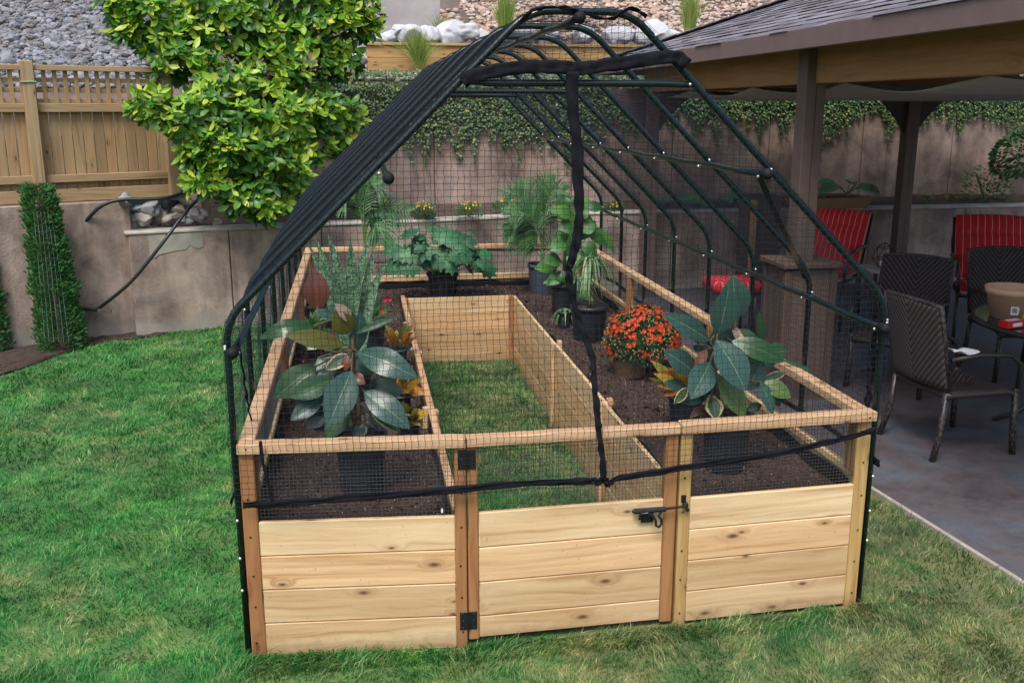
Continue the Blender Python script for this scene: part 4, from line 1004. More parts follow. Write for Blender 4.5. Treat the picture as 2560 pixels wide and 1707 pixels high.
hosta(1880,460,7.2,4,.09,'tiny hosta at the left corner of the brown planter box')
hosta(1545,478,7.3,9,.2,'big hosta on the terrace behind the netting, leftmost of three')
hosta(1640,472,7.4,9,.2,'big hosta on the terrace behind the netting, middle of three')
hosta(1715,478,7.4,8,.17,'big hosta on the terrace beside the pavilion post')
# planter box with hosta
pb=thing('planter_box','shallow brown planter box with flared sides standing on the low wall','planter box',at(1930,480,1,7.0))
a=at(1850,457,1,6.8);b2=at(2008,457,1,6.8);zlo=.905;hh_=a.z-zlo
for q in(0,1):
    mb=MB();y=6.85+q*.5;mb.slab(2,2,lambda u,v:(lerp(a.x+.03*(1-v),b2.x-.0+.09*(v-1),u),y-(.03*v if not q else -.03*v),zlo+(hh_)*v),(0,.02,0));obj(mb,'side_board',MAT['boxwood'],pb)
for q in(0,1):
    mb=MB();x0=(a.x,b2.x)[q];mb.slab(2,2,lambda u,v:(x0+((1-v)*(.03 if not q else -.09)),lerp(6.83,7.36,u),zlo+hh_*v),(.02,0,0));obj(mb,'side_board',MAT['boxwood'],pb)
mb=MB();mb.box(((a.x+b2.x)/2-.02,7.1,zlo+hh_*.7),(b2.x-a.x-.1,.48,.03));obj(mb,'planter_soil',MAT['earth'],pb)
# rose bush and dark shrub at right
clump('rose_bush',2262,462,372,7.6,95,420,MAT['broad'],MAT['pinkflower'],14,'rose bush with a few pink and yellow blooms against the right wall','rose bush',.05,None,.024)
clump('low_plant',2125,468,440,7.6,30,60,MAT['tallgrass'],None,0,'small dry weed on the terrace right of the pavilion post','plant',.03)
clump('low_plant',2185,466,438,7.7,24,50,MAT['tallgrass'],None,0,'small dry weed on the terrace left of the rose bush','plant',.03)
T=thing('evergreen_shrub','rounded dark green shrub overhanging the right end of the terrace','shrub',at(2400,470,1,7.5));mb=MB();mt=MB()
c=at(2410,370,1,7.5)
for k in range(2600):
    A=U(0,6.28);B=U(-.5,1.5);q=V((math.cos(A)*math.cos(B),math.sin(A)*math.cos(B),math.sin(B)));r=.62*(1+.15*NZ.noise(q*3));p=c+V((q.x*r,q.y*r,q.z*r*.62));d=(q+V((U(-.6,.6),U(-.6,.6),U(-.8,.2)))).normalized();l=U(.04,.075)
    mb.leaf(p,p+d*l,l*.6,q,-.05,3,.15,1)
mt.tube([c+V((0,0,-.5)),c+V((0,0,.1))],[.05,.02],6)
for k in range(14):A=U(0,6.28);mt.tube([c+V((0,0,-.35)),c+V((math.cos(A)*.45,math.sin(A)*.45,.1))],[.015,.006],5)
obj(mt,'trunk',MAT['bark'],T);obj(mb,'foliage',islandmat('dark_shrub_leaf',[(.02,.07,.025),(.05,.14,.05),(.09,.2,.08)],.45,.1),T,True)
# ================================================================= HOSES, ROCKS, PIPE
def hose(P,r,lab,name='hose',cat='hose',mat='hose'):
    Q=[]
    P=[V(p) for p in P]
    for i in range(len(P)-1):
        a=P[max(i-1,0)];b_=P[i];c_=P[i+1];d_=P[min(i+2,len(P)-1)]
        for k in range(8):
            t=k/8;Q.append(.5*((2*b_)+(c_-a)*t+(2*a-5*b_+4*c_-d_)*t*t+(3*b_-a-3*c_+d_)*t**3))
    Q.append(P[-1]);mb=MB();mb.tube(Q,r,10);o=obj(mb,name,MAT[mat],None,True);tag(o,lab,cat)
hose([at(184,530,1,5.62),at(200,505,1,5.55),at(235,472,1,5.52),at(280,459,1,5.55),at(340,458,1,5.6),at(395,452,1,5.7),at(440,432,1,6.0),at(470,405,1,6.2)],.016,'black hose curving over the corner of the left wall toward the tree')
hose([at(222,712,1,5.50),at(300,648,1,5.42),at(372,560,1,5.42),at(430,483,1,5.62),at(470,445,1,6.0),at(500,415,1,6.3)],.015,'black hose slanting down across the wall to the mulch')
hose([at(30,695,1,5.45),at(120,700,1,5.48),at(225,712,1,5.50)],.014,'thin black hose lying low along the left wall')
hose([at(860,602,1,6.2),at(930,598,1,6.22),at(1000,583,1,6.3),at(1090,574,1,6.38),at(1200,574,1,6.42),at(1310,572,1,6.6)],.013,'black hose sagging along the wall behind the garden bed')
mb=MB();p=at(236,713,1,5.48);mb.box(p,(.09,.03,.03));mb.box(p+V((.05,0,-.01)),(.04,.035,.035));o=obj(mb,'pipe_bracket',MAT['bark']);tag(o,'small rusty pipe bracket at the hose end near the arborvitae','bracket')
mb=MB();c=at(378,468,1,5.95)
prof=[]
for i in range(14):prof.append((.05+(.004 if i%2 else 0),i*.014))
mb.lathe((0,0,0),prof,20,False);mb.lathe((0,0,0),[(.044,.19),(.044,0)],20,True)
R=M.Rotation(1.35,3,'X')@M.Identity(3);R=M.Rotation(-.7,3,'Z')@R
mb.v=[c+R@V((v.x,v.y,-v.z)) for v in mb.v];o=obj(mb,'drain_pipe',MAT['hose']);tag(o,'black corrugated drain pipe end poking out of the stones','pipe')
RK=[(325,505,30,'flat grey stone nearest the wall corner'),(362,500,26,'grey stone leaning behind the flat one'),(395,498,24,'pointed pale stone in the middle of the pile'),(345,478,22,'brownish stone under the drain pipe'),(405,478,24,'square tan stone right of the drain pipe'),(430,462,14,'small stone above the tan one'),(455,492,26,'rounded dark grey stone at the right of the pile'),(440,508,12,'little pale stone at the foot of the round one'),(375,515,14,'small stone on the wall edge'),(320,482,18,'grey stone at the upper left of the pile'),(285,462,18,'white pointed stone set on the wall corner'),(422,500,14,'chipped stone between tan and round stones'),(500,508,10,'loose pebble right of the stone pile')]
for px,py,rp,lab in RK:
    p=at(px,py,1,5.9 if px<350 else 6.05) if px!=285 else at(px,py,1,5.66);r=rp/2227*(p-CP).length;mb=MB();mb.rock(p,r*1.0,(1.1,.9,.75),.42,1);o=obj(mb,'stone',plain('stone_grey',random.choice([(.24,.24,.25),(.30,.27,.24),(.20,.22,.24)]),.9,var=.3,vs=14,bump=.7,bs=40),None,True);tag(o,lab,'stone','stones piled behind the low wall')
# ================================================================= PAVILION
EX=3.2;pv=thing('pavilion','brown timber pavilion with grey shingle roof over the patio','pavilion',(5,3,0))
yc=at(1379,176,0,EX).y;zf0=2.36;zf1=2.48;PT=None
y_front=-.75
# pitch chosen so that the hip silhouette matches
pitch=.36;XR=5.65;half=XR-EX;xr2=EX+2*half
def rz(x):return zf1+pitch*(x-EX) 
mb=MB();sw=.30;ch=.135;k=0
cs=math.sqrt(1+pitch*pitch)
x=EX-.03
row=0
while x<XR:
    ymax=yc-(x-EX)+.03;y=y_front
    y=y_front+(row%2)*.15
    while y<ymax:
        w=sw*U(.45,1.2);y2=min(y+w,ymax)
        x2=x+ch+.03;a=V((x-U(0,.02),(y+y2)/2,rz(x)+.007+.005*U(0,1)));b_=V((x2,(y+y2)/2,rz(x2)+.003));
        mb.bar(a,b_,max(.01,y2-y-.004),.005,.001);y=y2
    x+=ch/cs;row+=1
obj(mb,'shingles',MAT['shingle'],pv)
mb=MB();yb_=y_front
b=len(mb.v);hipx=min(XR,EX+(yc-yb_))
# roof deck: left, rear and right slopes
P=[(EX,y_front,rz(EX)),(EX,yc,rz(EX)),(XR,yc-half,rz(XR)),(XR,y_front,rz(XR)),(xr2,yc,rz(EX)),(xr2,y_front,rz(EX))]
mb.v+=[V(p) for p in P];mb.face((0,1,2,3));mb.face((1,4,2));mb.face((4,5,3,2))
mb.v+=[V(p)-V((0,0,.03)) for p in P];mb.face((9,8,7,6));mb.face((8,10,7));mb.face((8,9,11,10))
obj(mb,'roof_deck',MAT['browndk'],pv)
mb=MB();i=0;t=0;L=half*math.sqrt(2)
while t<1:
    a=V((EX,yc,rz(EX))).lerp(V((XR,yc-half,rz(XR))),t)+V((0,0,.02));b_=V((EX,yc,rz(EX))).lerp(V((XR,yc-half,rz(XR))),min(1,t+.045))+V((0,0,.026));mb.bar(a,b_,.2,.012,.002);t+=.04
obj(mb,'hip_cap',MAT['shingle'],pv)
mb=MB();mb.bar((EX-.015,y_front,(zf0+zf1)/2),(EX-.015,yc+.03,(zf0+zf1)/2),.04,zf1-zf0,.004);mb.bar((EX+.006,yc+.015,(zf0+zf1)/2-.001),(xr2,yc+.015,(zf0+zf1)/2-.001),.04,zf1-zf0,.004);obj(mb,'fascia',MAT['fascia'],pv)
BX=3.44;zbm=at(2000,186,0,BX).z
mb=MB();mb.bar((BX+.06,y_front,zbm+.135),(BX+.06,6.75,zbm+.135),.09,.27,.005);obj(mb,'beam',MAT['beam'],pv)
mb=MB();mb.bar((BX+.1,6.7,zbm+.13),(xr2-.4,6.7,zbm+.13),.09,.24,.005);obj(mb,'beam',MAT['beam'],pv)
mb=MB();mb.bar((EX+.01,y_front,zf0+.02),(EX+.01+.42,y_front,zf0+.02),.01,.01)
mb=MB();mb.slab(1,1,lambda u,v:(lerp(EX+.006,BX+.03,u),lerp(y_front,yc,v),zf0+.045+u*.02),(0,0,.012));obj(mb,'soffit',MAT['browndk'],pv)
fpY=at(1836,500,0,BX).y
ztp=rz(BX)-.1
mb=MB();mb.box((BX-.012,fpY,(.9+ztp)/2),(.075,.14,ztp-.9),None,.004);mb.box((BX+.062,fpY+.003,(.9+zbm)/2),(.065,.13,zbm-.9),None,.004);obj(mb,'post',MAT['brown'],pv)
mb=MB();zp=at(1812,598,1,fpY).z;mb.box((BX+.03,fpY,zp/2-.02),(.34,.34,zp-.045),None,.006)
for sx in(-1,1):
    for sy in(-1,1):mb.box((BX+.03+sx*.165,fpY+sy*.165,zp/2-.02),(.05,.05,zp-.046),None,.004)
mb.box((BX+.03,fpY,zp-.01),(.42,.42,.035),None,.004);obj(mb,'post_base',MAT['pedestal'],pv)
def rpost(px,zlo=0):
    p=at(px,400,1,6.62);mb=MB();mb.box((p.x-.035,p.y,(zlo+zbm)/2+.03),(.07,.14,zbm-zlo+.06),None,.004);mb.box((p.x+.037,p.y+.004,(zlo+zbm)/2),(.07,.13,zbm-zlo),None,.004);obj(mb,'post',MAT['brown'],pv);return p
p1=rpost(1492);p2=rpost(2080)
p3=rpost(2560)
for p in(p1,p2):
    for s in(-1,1):
        mb=MB();x=p.x+s*.07;mb.slab(6,1,lambda u,v:(x+s*lerp(0,.36,u) if v else x+s*lerp(0,.36,u),p.y-.02,(zbm+.03) if v else lerp(zbm-.42,zbm-.02,u**.8)),(0,.05,0));obj(mb,'bracket',MAT['browndk'],pv)
# shade canopy slung beneath the beams
def cz(x,y):
    t=((y+.3)%1.5)/1.5
    return zbm+.0-.06*math.sin(PI*t)-.03*min(1,max(0,(x-3.6)/1))-.012*NZ.noise(V((x*1.5,y*2,0)))
mb=MB();mb.slab(30,120,lambda u,v:(lerp(BX+.16,7.9,u),lerp(.2,6.4,v),cz(lerp(BX+.16,7.9,u),lerp(.2,6.4,v))),(0,0,.004));o=obj(mb,'shade_cloth',MAT['canopy'],pv,True);o['label']='grey cloth canopy sagging below the beams'
# brown cabinet behind the pedestal
cb=thing('wooden_cabinet','tall reddish brown wooden cabinet standing against the low wall behind the pedestal','cabinet',at(1760,600,1,6.5))
a=at(1722,455,1,6.45);b2=at(1795,455,1,6.45)
mb=MB();mb.box(((a.x+b2.x)/2,6.6,a.z/2+.02),(b2.x-a.x,.28,a.z-.04),None,.004);obj(mb,'cabinet_body',MAT['pedestal'],cb)
mb=MB();mb.box(((a.x+b2.x)/2,6.59,a.z),(b2.x-a.x+.04,.34,.03),None,.004);obj(mb,'cabinet_top',MAT['pedestal'],cb)
mb=MB();mb.box((a.x+.05,6.44,a.z/2+.02),(.07,.02,a.z-.05),None,.003);obj(mb,'corner_board',MAT['timber'],cb)
# ================================================================= POTTED PLANTS
def pot(T,c,r,h,mat,rim=.006,sides=28,ribs=False):
    mb=MB();c=V(c)
    pr=[(r*.80,0),(r*.97,h*.86),(r*.97,h*.88),(r+rim,h*.885),(r+rim,h),(r*.97,h),(r*.94,h*.90)]
    mb.lathe(c,pr,sides,False)
    mb.lathe(c,[(.0005,.004),(r*.80,.0)],sides,False)
    o=obj(mb,'pot',mat,T,True)
    ms=MB();ms.lathe(c,[(r*.945,h*.90),(r*.5,h*.915),(.001,h*.92)],sides,False);obj(ms,'pot_soil',MAT['soil'],T,True)
def plantthing(name,lab,cat,loc,group='potted plants standing on the soil'):return thing(name,lab,cat,loc,group)
FN=V((0,-1,.55))
def rubber_plant(loc,zf,leaves,stems,lab,pr,ph,yc_):
    T=plantthing('rubber_plant',lab,'rubber plant',loc)
    pot(T,loc,pr,ph,MAT['potblack'])
    ms=MB()
    for P in stems: ms.tube(P,[.012,.010,.008,.006][:len(P)] if len(P)<=4 else .008,8)
    groups={}
    for (b,t,w,mt,db,dt,nx_,cu) in leaves:
        B=at(*zf(*b),1,yc_+db);Tp=at(*zf(*t),1,yc_+dt);wd=w/2.613/2424*((B-CP).length)*1.1
        st=stems[0];ax=min(st,key=lambda q:(V(q)-B).length)
        if (V(ax)-B).length<.22: ms.tube([V(ax),(V(ax)+B)/2+V((0,0,.008)),B],.0035,6,False)
        n=V((nx_,-1,.45))
        groups.setdefault(mt,MB()).leaf(B,Tp,wd,n,cu,10,.10,3,.92,.82)
    obj(ms,'stem',MAT['stem'],T,True)
    for k,mb in groups.items():
        # one leaf object per tone
        o=obj(mb,'leaves',RB[k],T,True);o['label']={'blue':'large blue green leaves with pale midribs','olive':'olive leaf undersides','green':'mid green leaves','dark':'dark green leaves','lime':'light green leaves','pale':'pale pinkish leaf undersides','brown':'withered brown leaves','varie':'leaves with cream margins','red':'dark red brown leaf'}[k]
yL=.42;pL=at(*z4(1055,1600),1,yL);pL.z=.475
L4=[((740,690),(388,775),105,'green',.06,.02,-.5,.22),((945,815),(552,750),112,'olive',-.03,-.09,.25,.06),((985,740),(880,600),140,'olive',-.02,-.04,-.3,.05),((990,660),(880,548),80,'pale',-.02,-.05,.6,.05),
((1010,745),(1312,622),42,'green',0,.02,.0,.06),((1010,870),(1050,590),115,'blue',.02,.0,.5,.03),((1030,865),(1428,1035),165,'blue',-.05,-.16,.1,.14),((760,955),(485,1165),165,'green',.0,-.04,-.1,.08),((870,1040),(585,1160),135,'green',-.04,-.08,0,.08),
((990,982),(835,1352),190,'blue',-.08,-.2,.1,.06),((805,1150),(592,1308),110,'blue',-.02,-.08,-.1,.05),((965,1200),(830,1430),140,'green',-.03,-.08,-.2,.05),((1070,1118),(1370,1362),160,'blue',-.05,-.14,.2,.10),((1115,1250),(1310,1388),62,'varie',-.04,-.08,0,.05),
((830,1255),(692,1358),90,'dark',.0,-.03,0,.03),((975,880),(820,975),85,'varie',-.04,-.06,0,.04),((1030,1330),(1060,1430),90,'blue',0,-.04,0,.03),((1060,1110),(1330,1120),150,'dark',.05,.02,0,.05),((960,885),(950,985),60,'brown',-.05,-.06,0,.1),
((860,625),(755,590),50,'blue',.05,.04,0,.05),((900,860),(860,760),60,'green',.04,.03,0,.02),((770,900),(880,1010),150,'blue',.05,0,0,.05),((1000,900),(1140,1000),120,'dark',.02,0,0,.05),((1010,1200),(1040,1290),90,'dark',.02,0,0,.02),((1000,600),(1010,700),30,'green',0,0,0,0),((1090,1250),(1180,1370),70,'dark',.02,-.02,0,.02),((740,700),(640,740),60,'green',.08,.06,0,.05),((990,1010),(1080,1070),70,'brown',-.03,-.06,0,.1)]
# continuous main stems
s0=[pL+V((0,0,.2)),at(*z4(1000,1300),1,yL),at(*z4(1005,1050),1,yL),at(*z4(1000,850),1,yL),at(*z4(985,640),1,yL)]
rubber_plant(pL,z4,L4,[s0,[pL+V((.03,0,.2)),at(*z4(1040,1350),1,yL),at(*z4(1030,1100),1,yL)]],'large rubber plant with olive and blue green leaves in the left front corner',.105,.25,yL)
yR=.44;pR=at(*z5(1205,1600),1,yR);pR.z=.475
L5=[((1165,745),(1235,425),185,'blue',-.02,-.04,.15,.04),((1275,650),(1260,362),190,'blue',.05,.05,-.15,.04),((1110,790),(793,608),118,'blue',-.02,-.06,-.2,.08),((1150,785),(1342,1118),205,'blue',-.06,-.16,.1,.08),((1250,790),(1592,928),130,'green',.0,-.04,.1,.12),
((1010,995),(808,852),135,'blue',.0,-.04,-.1,.06),((1112,928),(985,1168),160,'blue',-.05,-.14,-.1,.06),((1160,1010),(1340,1292),160,'lime',-.03,-.08,.3,.06),((1440,820),(1430,598),85,'green',.12,.12,.5,.04),((1480,880),(1615,850),120,'green',.08,.08,.2,.05),((1340,1112),(1460,915),135,'blue',.0,.02,.2,.05),
((1450,1060),(1642,1158),105,'lime',.0,-.04,.2,.08),((1440,1055),(1520,1268),92,'blue',-.02,-.06,.2,.05),((1460,1040),(1605,998),52,'varie',.02,.02,0,.08),((960,1095),(803,1062),75,'blue',.02,0,0,.05),((965,1095),(875,1200),60,'varie',-.02,-.05,0,.05),((1120,1150),(1150,1302),112,'varie',-.05,-.1,0,.04),
((1110,1110),(915,1195),100,'dark',.02,0,0,.05),((1090,845),(1005,965),60,'brown',-.03,-.05,0,.12),((1560,905),(1790,992),25,'green',0,-.02,0,.04),((1300,712),(1430,795),55,'green',.04,.02,0,.04),((1190,860),(1180,665),150,'blue',.06,.06,0,.02),((1350,1240),(1450,1205),60,'dark',0,0,0,.02),((1070,1210),(978,1292),48,'brown',-.02,-.05,0,.05),
((1040,810),(1020,860),60,'dark',.06,.06,0,.02),((1530,1165),(1570,1215),42,'green',0,0,0,0),((1250,900),(1420,1000),120,'dark',.08,.06,0,.05),((1150,880),(1080,1000),110,'dark',.06,.04,0,.05),((1280,700),(1285,780),48,'pale',.02,0,0,.1),((1340,900),(1470,960),110,'green',.05,.04,0,.05),((1090,770),(1110,900),110,'dark',.08,.06,0,.02),((1200,1040),(1100,1140),100,'dark',.05,.03,0,.04),((1420,880),(1540,940),110,'dark',.1,.08,0,.04)]
s1=[pR+V((0,0,.2)),at(*z5(1180,1300),1,yR),at(*z5(1150,1050),1,yR),at(*z5(1140,850),1,yR),at(*z5(1165,740),1,yR)]
rubber_plant(pR,z5,L5,[s1,[pR+V((.04,0,.2)),at(*z5(1260,1100),1,yR+.03),at(*z5(1270,860),1,yR+.05),at(*z5(1275,650),1,yR+.05)]],'large rubber plant with upright blue green leaves in the right front corner',.105,.25,yR)
# small dark red rubber leaf plant behind the left one
yb=1.25
T=plantthing('rubber_plant','small plant with one tall red brown leaf behind the left rubber plant','rubber plant',at(*z4(790,900),1,yb))
c=at(*z4(790,900),1,yb);c.z=.475;pot(T,c,.075,.15,MAT['potblack']);ms=MB();ms.tube([c+V((0,0,.12)),at(*z4(785,700),1,yb),at(*z4(775,610),1,yb),at(*z4(762,560),1,yb)],[.008,.006,.005,.004],6);obj(ms,'stem',MAT['stem'],T,True)
mb=MB();mb.leaf(at(*z4(770,590),1,yb),at(*z4(745,322),1,yb+.02),.125,(.2,-1,.3),.05,10,.12,3,.9,.75);obj(mb,'leaf',RB['red'],T,True)
mb=MB();mb.leaf(at(*z4(785,640),1,yb),at(*z4(880,615),1,yb+.02),.04,(.2,-1,.5),.05,6,.1,2);mb.leaf(at(*z4(785,760),1,yb),at(*z4(700,850),1,yb-.05),.09,(-.2,-1,.5),.08,8,.1,2);mb.leaf(at(*z4(790,760),1,yb),at(*z4(900,860),1,yb-.05),.09,(.2,-1,.5),.08,8,.1,2);obj(mb,'leaves',RB['green'],T,True)
# snake plant
ys=1.75;c=at(*z4(985,700),1,ys);c.z=.475
T=plantthing('snake_plant','tall snake plant with grey banded upright leaves behind the left rubber plant','snake plant',c);pot(T,c,.11,.22,MAT['potblack'])
mb=MB()
for (tx,ty,w,dy) in((705,158,.055,.02),(755,112,.05,.05),(835,88,.06,0),(982,125,.07,-.04),(1110,105,.055,.05),(1222,272,.05,.03),(1135,180,.05,.08),(880,300,.06,-.05),(1060,330,.06,-.06),(940,350,.06,.06),(1010,250,.05,.08),(800,260,.05,.06),(1170,340,.05,-.02),(760,330,.05,-.04)):
    b=c+V((U(-.05,.05),U(-.05,.05),.2));t=at(*z4(tx,ty),1,ys+dy);P=[]
    for i in range(9):
        u=i/8;p=b.lerp(t,u)+V((-(t.x-b.x)*.12*math.sin(PI*u),0,0));P.append(p)
    mb.blade(P,w,(U(-.5,.5),-1,.1),.35,lambda k:(.55+.45*math.sin(min(1,k*1.6)*PI*.5))*(1 if k<.6 else max(0,1-((k-.6)/.4)**2)))
obj(mb,'leaves',MAT['snake'],T,True)
# palms
def palm(loc,fr,lab,potm,pr,ph,yq,nl=22,ll=.2):
    T=plantthing('potted_palm',lab,'palm',loc);pot(T,loc,pr,ph,potm);ms=MB();mb=MB()
    for F_ in fr:
        P=[loc+V((U(-.02,.02),U(-.02,.02),ph*.9))]+[at(px,py,1,yq+dy) for px,py,dy in F_];Q=[]
        for i in range(len(P)-1):
            a=P[max(i-1,0)];b_=P[i];c_=P[i+1];d_=P[min(i+2,len(P)-1)]
            for k in range(8):
                t=k/8;Q.append(.5*((2*b_)+(c_-a)*t+(2*a-5*b_+4*c_-d_)*t*t+(3*b_-a-3*c_+d_)*t**3))
        Q.append(P[-1]);N=len(Q);ms.tube(Q,[lerp(.006,.0018,i/(N-1)) for i in range(N)],5,False)
        for k in range(nl):
            u=.42+.58*k/nl;i=min(N-2,int(u*(N-1)));p=Q[i].lerp(Q[i+1],u*(N-1)-i);t=(Q[i+1]-Q[i]).normalized();l=ll*(math.sin(PI*(.18+.78*(k/nl)))**.7)
            n=V((0,-.9,.5));sd=t.cross(n).normalized()
            for s in(-1,1):
                d=(sd*s+t*.75+V((0,-.1,-.15))).normalized();e=p+d*l;mb.blade([p,p+d*l*.5+V((0,0,.008)),e+V((0,0,-l*.2))],.0135,n,.2)
    obj(ms,'stems',MAT['gstem'],T,True);obj(mb,'fronds',MAT['palm'],T,True)
c=at(842,700,1,2.6);c.z=.475
palm(c,[[(838,560,0),(836,470,0),(850,425,-.02),(880,432,-.05)],[(842,560,0),(842,500,.02),(880,478,.02),(940,490,.0)],[(836,560,0),(826,480,0),(800,452,-.05),(778,462,-.1)],[(840,560,.03),(850,500,.1),(870,470,.15),(900,520,.15)],[(842,570,.0),(858,520,-.1),(868,520,-.15),(872,560,-.2)],[(840,560,0),(833,450,.05),(838,418,.06),(842,400,.1)]],'tall thin palm with feathery fronds at the left rear of the bed',MAT['potblack'],.11,.22,2.6,20,.16)
c=at(1246,672,2,.48);c.z=.475
palm(c,[[(1245,560,0),(1225,490,0),(1185,445,0),(1160,450,0)],[(1245,560,0),(1240,500,0),(1215,440,.05),(1190,425,.1)],[(1246,560,0),(1255,480,0),(1270,440,.0),(1300,440,.0)],[(1243,580,0),(1225,555,-.05),(1195,530,-.08),(1160,535,-.1)],[(1243,590,0),(1218,570,-.05),(1195,545,-.08),(1165,512,-.1)],[(1246,560,.05),(1262,500,.1),(1290,470,.1),(1325,480,.1)],[(1246,600,.0),(1262,560,.0),(1290,550,.0),(1310,560,-.05)],[(1246,560,.1),(1240,470,.1),(1250,430,.1),(1272,418,.1)],[(1246,580,.0),(1232,520,-.05),(1205,490,-.1),(1172,495,-.12)]],'feathery palm in a blue grey nursery pot at the right rear of the bed',MAT['potblue'],.125,.255,c.y,24,.19)
# fatsia
c=at(1018,690,2,.48);c.z=.475
T=plantthing('lobed_leaf_plant','round bushy plant with lobed green leaves in a black pot at the rear','potted plant',c);pot(T,c,.125,.24,MAT['potblack']);ms=MB();mb=MB()
ctr=at(1015,590,1,c.y)
for k in range(74):
    A=U(0,6.28);B=math.asin(U(-.35,1));q=V((math.cos(A)*math.cos(B),math.sin(A)*math.cos(B),math.sin(B)));r=U(.55,1.12)
    p=ctr+V((q.x*.40*r,q.y*.33*r,q.z*.24*r+U(-.04,.05)));ms.tube([c+V((0,0,.2)),(c+V((0,0,.28))).lerp(p,.5),p],.003,4,False)
    n=(q*.6+V((U(-.5,.5),-.5+U(-.4,.3),.8))).normalized();e=(V((q.x,q.y,-.35))+V((U(-.2,.2),U(-.2,.2),0)));e=(e-n*e.dot(n)).normalized();f=n.cross(e);s=U(.07,.125);b=len(mb.v)
    # lobed palmate outline as a fan with ribs
    pts=[];NL=7
    for j in range(NL*2+1):
        an=-2.5+5.0*j/(NL*2);rad=s*((1.0 if j%2 else .70)*(1-.10*abs(an)))
        pts.append(p+(e*math.cos(an)+f*math.sin(an))*rad+n*(-.22*rad*rad/s+(.006 if j%2 else -.006)))
    mb.v.append(p+n*.008);mb.v+=pts
    mid=[p.lerp(x_,.55)+n*.006 for x_ in pts];mb.v+=mid;m_=len(pts)
    for j in range(m_-1):
        mb.face((b,b+1+m_+j,b+2+m_+j));mb.face((b+1+m_+j,b+1+j,b+2+j,b+2+m_+j))
obj(ms,'stem',MAT['gstem'],T,True);obj(mb,'foliage',MAT['fatsia'],T,True)
# big leaf plant (right rear)
c=at(1290,727,2,.48);c.z=.475;yq=c.y
T=plantthing('broad_leaf_plant','tall plant with broad drooping green leaves right of the blue grey pot','potted plant',c);pot(T,c,.085,.26,MAT['potblack']);ms=MB();mb=MB()
for (x1,y1,x2,y2,w,d) in((1310,500,1270,470,.11,-.05),(1318,520,1280,520,.13,-.05),(1325,500,1350,470,.12,.0),(1330,530,1372,510,.13,0),(1300,560,1262,570,.12,-.1),(1290,600,1245,595,.12,-.1),(1318,570,1318,625,.11,-.15),(1335,560,1372,580,.12,-.05),(1335,600,1368,620,.1,-.05),(1290,630,1255,650,.1,-.1),(1345,480,1385,470,.1,.05),(1300,480,1300,445,.1,.05),(1270,630,1310,640,.09,-.1),(1335,650,1352,680,.07,-.1),(1325,540,1300,580,.1,-.12),(1350,540,1395,560,.1,.05)):
    for q_ in (0,1):
     a=at(x1+q_*U(-22,22),y1+q_*U(-25,25),1,yq+d*.5+.1*q_);b_=at(x2+q_*U(-22,22),y2+q_*U(-25,25),1,yq+d+.08*q_);ms.tube([c+V((0,0,.24)),(c+V((0,0,.3))).lerp(a,.6)+V((.01,0,.02)),a],.004,5,False);mb.leaf(a,b_+V((0,0,-.02)),w,(U(-.3,.3),-1,.7),.12,7,.2,2,.85)
obj(ms,'stem',MAT['gstem'],T,True);obj(mb,'leaves',MAT['broad'],T,True)
def strap_plant(c,h0,R0,n,w,lab,pr,ph,mat,potm,cat='spider plant',z0=None,stemh=0,droop=1.0):
    T=plantthing('spider_plant',lab,cat,c);pot(T,c,pr,ph,potm);mb=MB();b0=c+V((0,0,ph*.92))
    if stemh:
        ms=MB();ms.tube([b0,b0+V((0,0,stemh*.5)),b0+V((.01,0,stemh))],[.012,.01,.01],7);obj(ms,'stem',MAT['stem'],T,True)
    for k in range(n):
        A=U(0,6.28);r=R0*U(.6,1.1);zz=stemh*U(.75,1);h=h0*U(.6,1.1);P=[]
        for i in range(9):
            u=i/8;P.append(b0+V((math.cos(A)*r*u**.9,math.sin(A)*r*u**.9,zz+h*(2.6*u-(2.6+droop*U(.95,1.05))*u*u*.9))))
        mb.blade(P,w*U(.8,1.2),(0,0,1),.25)
    obj(mb,'leaves',mat,T,True)
c=at(1352,778,2,.48);c.z=.475
strap_plant(c,.10,.19,46,.017,'tall dracaena with pale striped strap leaves on a stem right of the zip strip',.125,.24,MAT['spider'],MAT['potblack'],'dracaena',None,.34,2.6)
# small spider plant set low in front
c2=at(1300,790,2,.48);c2.z=.475;c2=at(1338,700,2,.48);c2.z=.475
strap_plant(V((c2.x+.02,c2.y+.25,.475)),.14,.22,40,.015,'small spider plant in a low dark pot behind the dracaena',.07,.16,MAT['spider'],MAT['potblack'],'spider plant',None,0,1.6)
c3=at(1290,745,2,.48);
strap_plant(V((c3.x-.0,c3.y-.12,.475)),.06,.11,26,.014,'small spider plant at the foot of the broad leaf plant',.06,.13,MAT['spider'],MAT['potblack'],'spider plant',None,0,2.2)
# mum
c=at(1447,858,2,.48);c.z=.475;T=plantthing('chrysanthemum','dome shaped orange red chrysanthemum in a brown pot','chrysanthemum',c);pot(T,c,.115,.17,MAT['potbrown'])
ctr=at(1474,775,1,c.y);ctr.z-=.03;R0=85/2227*(ctr-CP).length;ml=MB();mf=MB();mbd=MB();ms=MB()
for k in range(16):A=U(0,6.28);ms.tube([c+V((0,0,.15)),ctr+V((math.cos(A)*R0*.5,math.sin(A)*R0*.5,.02))],.005,5,False)
for k in range(2900):
    A=U(0,6.28);B=math.asin(U(-.55,1));q=V((math.cos(A)*math.cos(B),math.sin(A)*math.cos(B),math.sin(B)));r=R0*U(.72,.98)*(1+.13*NZ.noise(q*4));p=ctr+V((q.x*r,q.y*r,q.z*r*(.98 if q.z>0 else .75)));d=(q+V((U(-1,1),U(-1,1),U(-.6,.8)))*.7).normalized();l=U(.018,.034);ml.leaf(p,p+d*l,l*.5,q,-.05,2,.1,1)
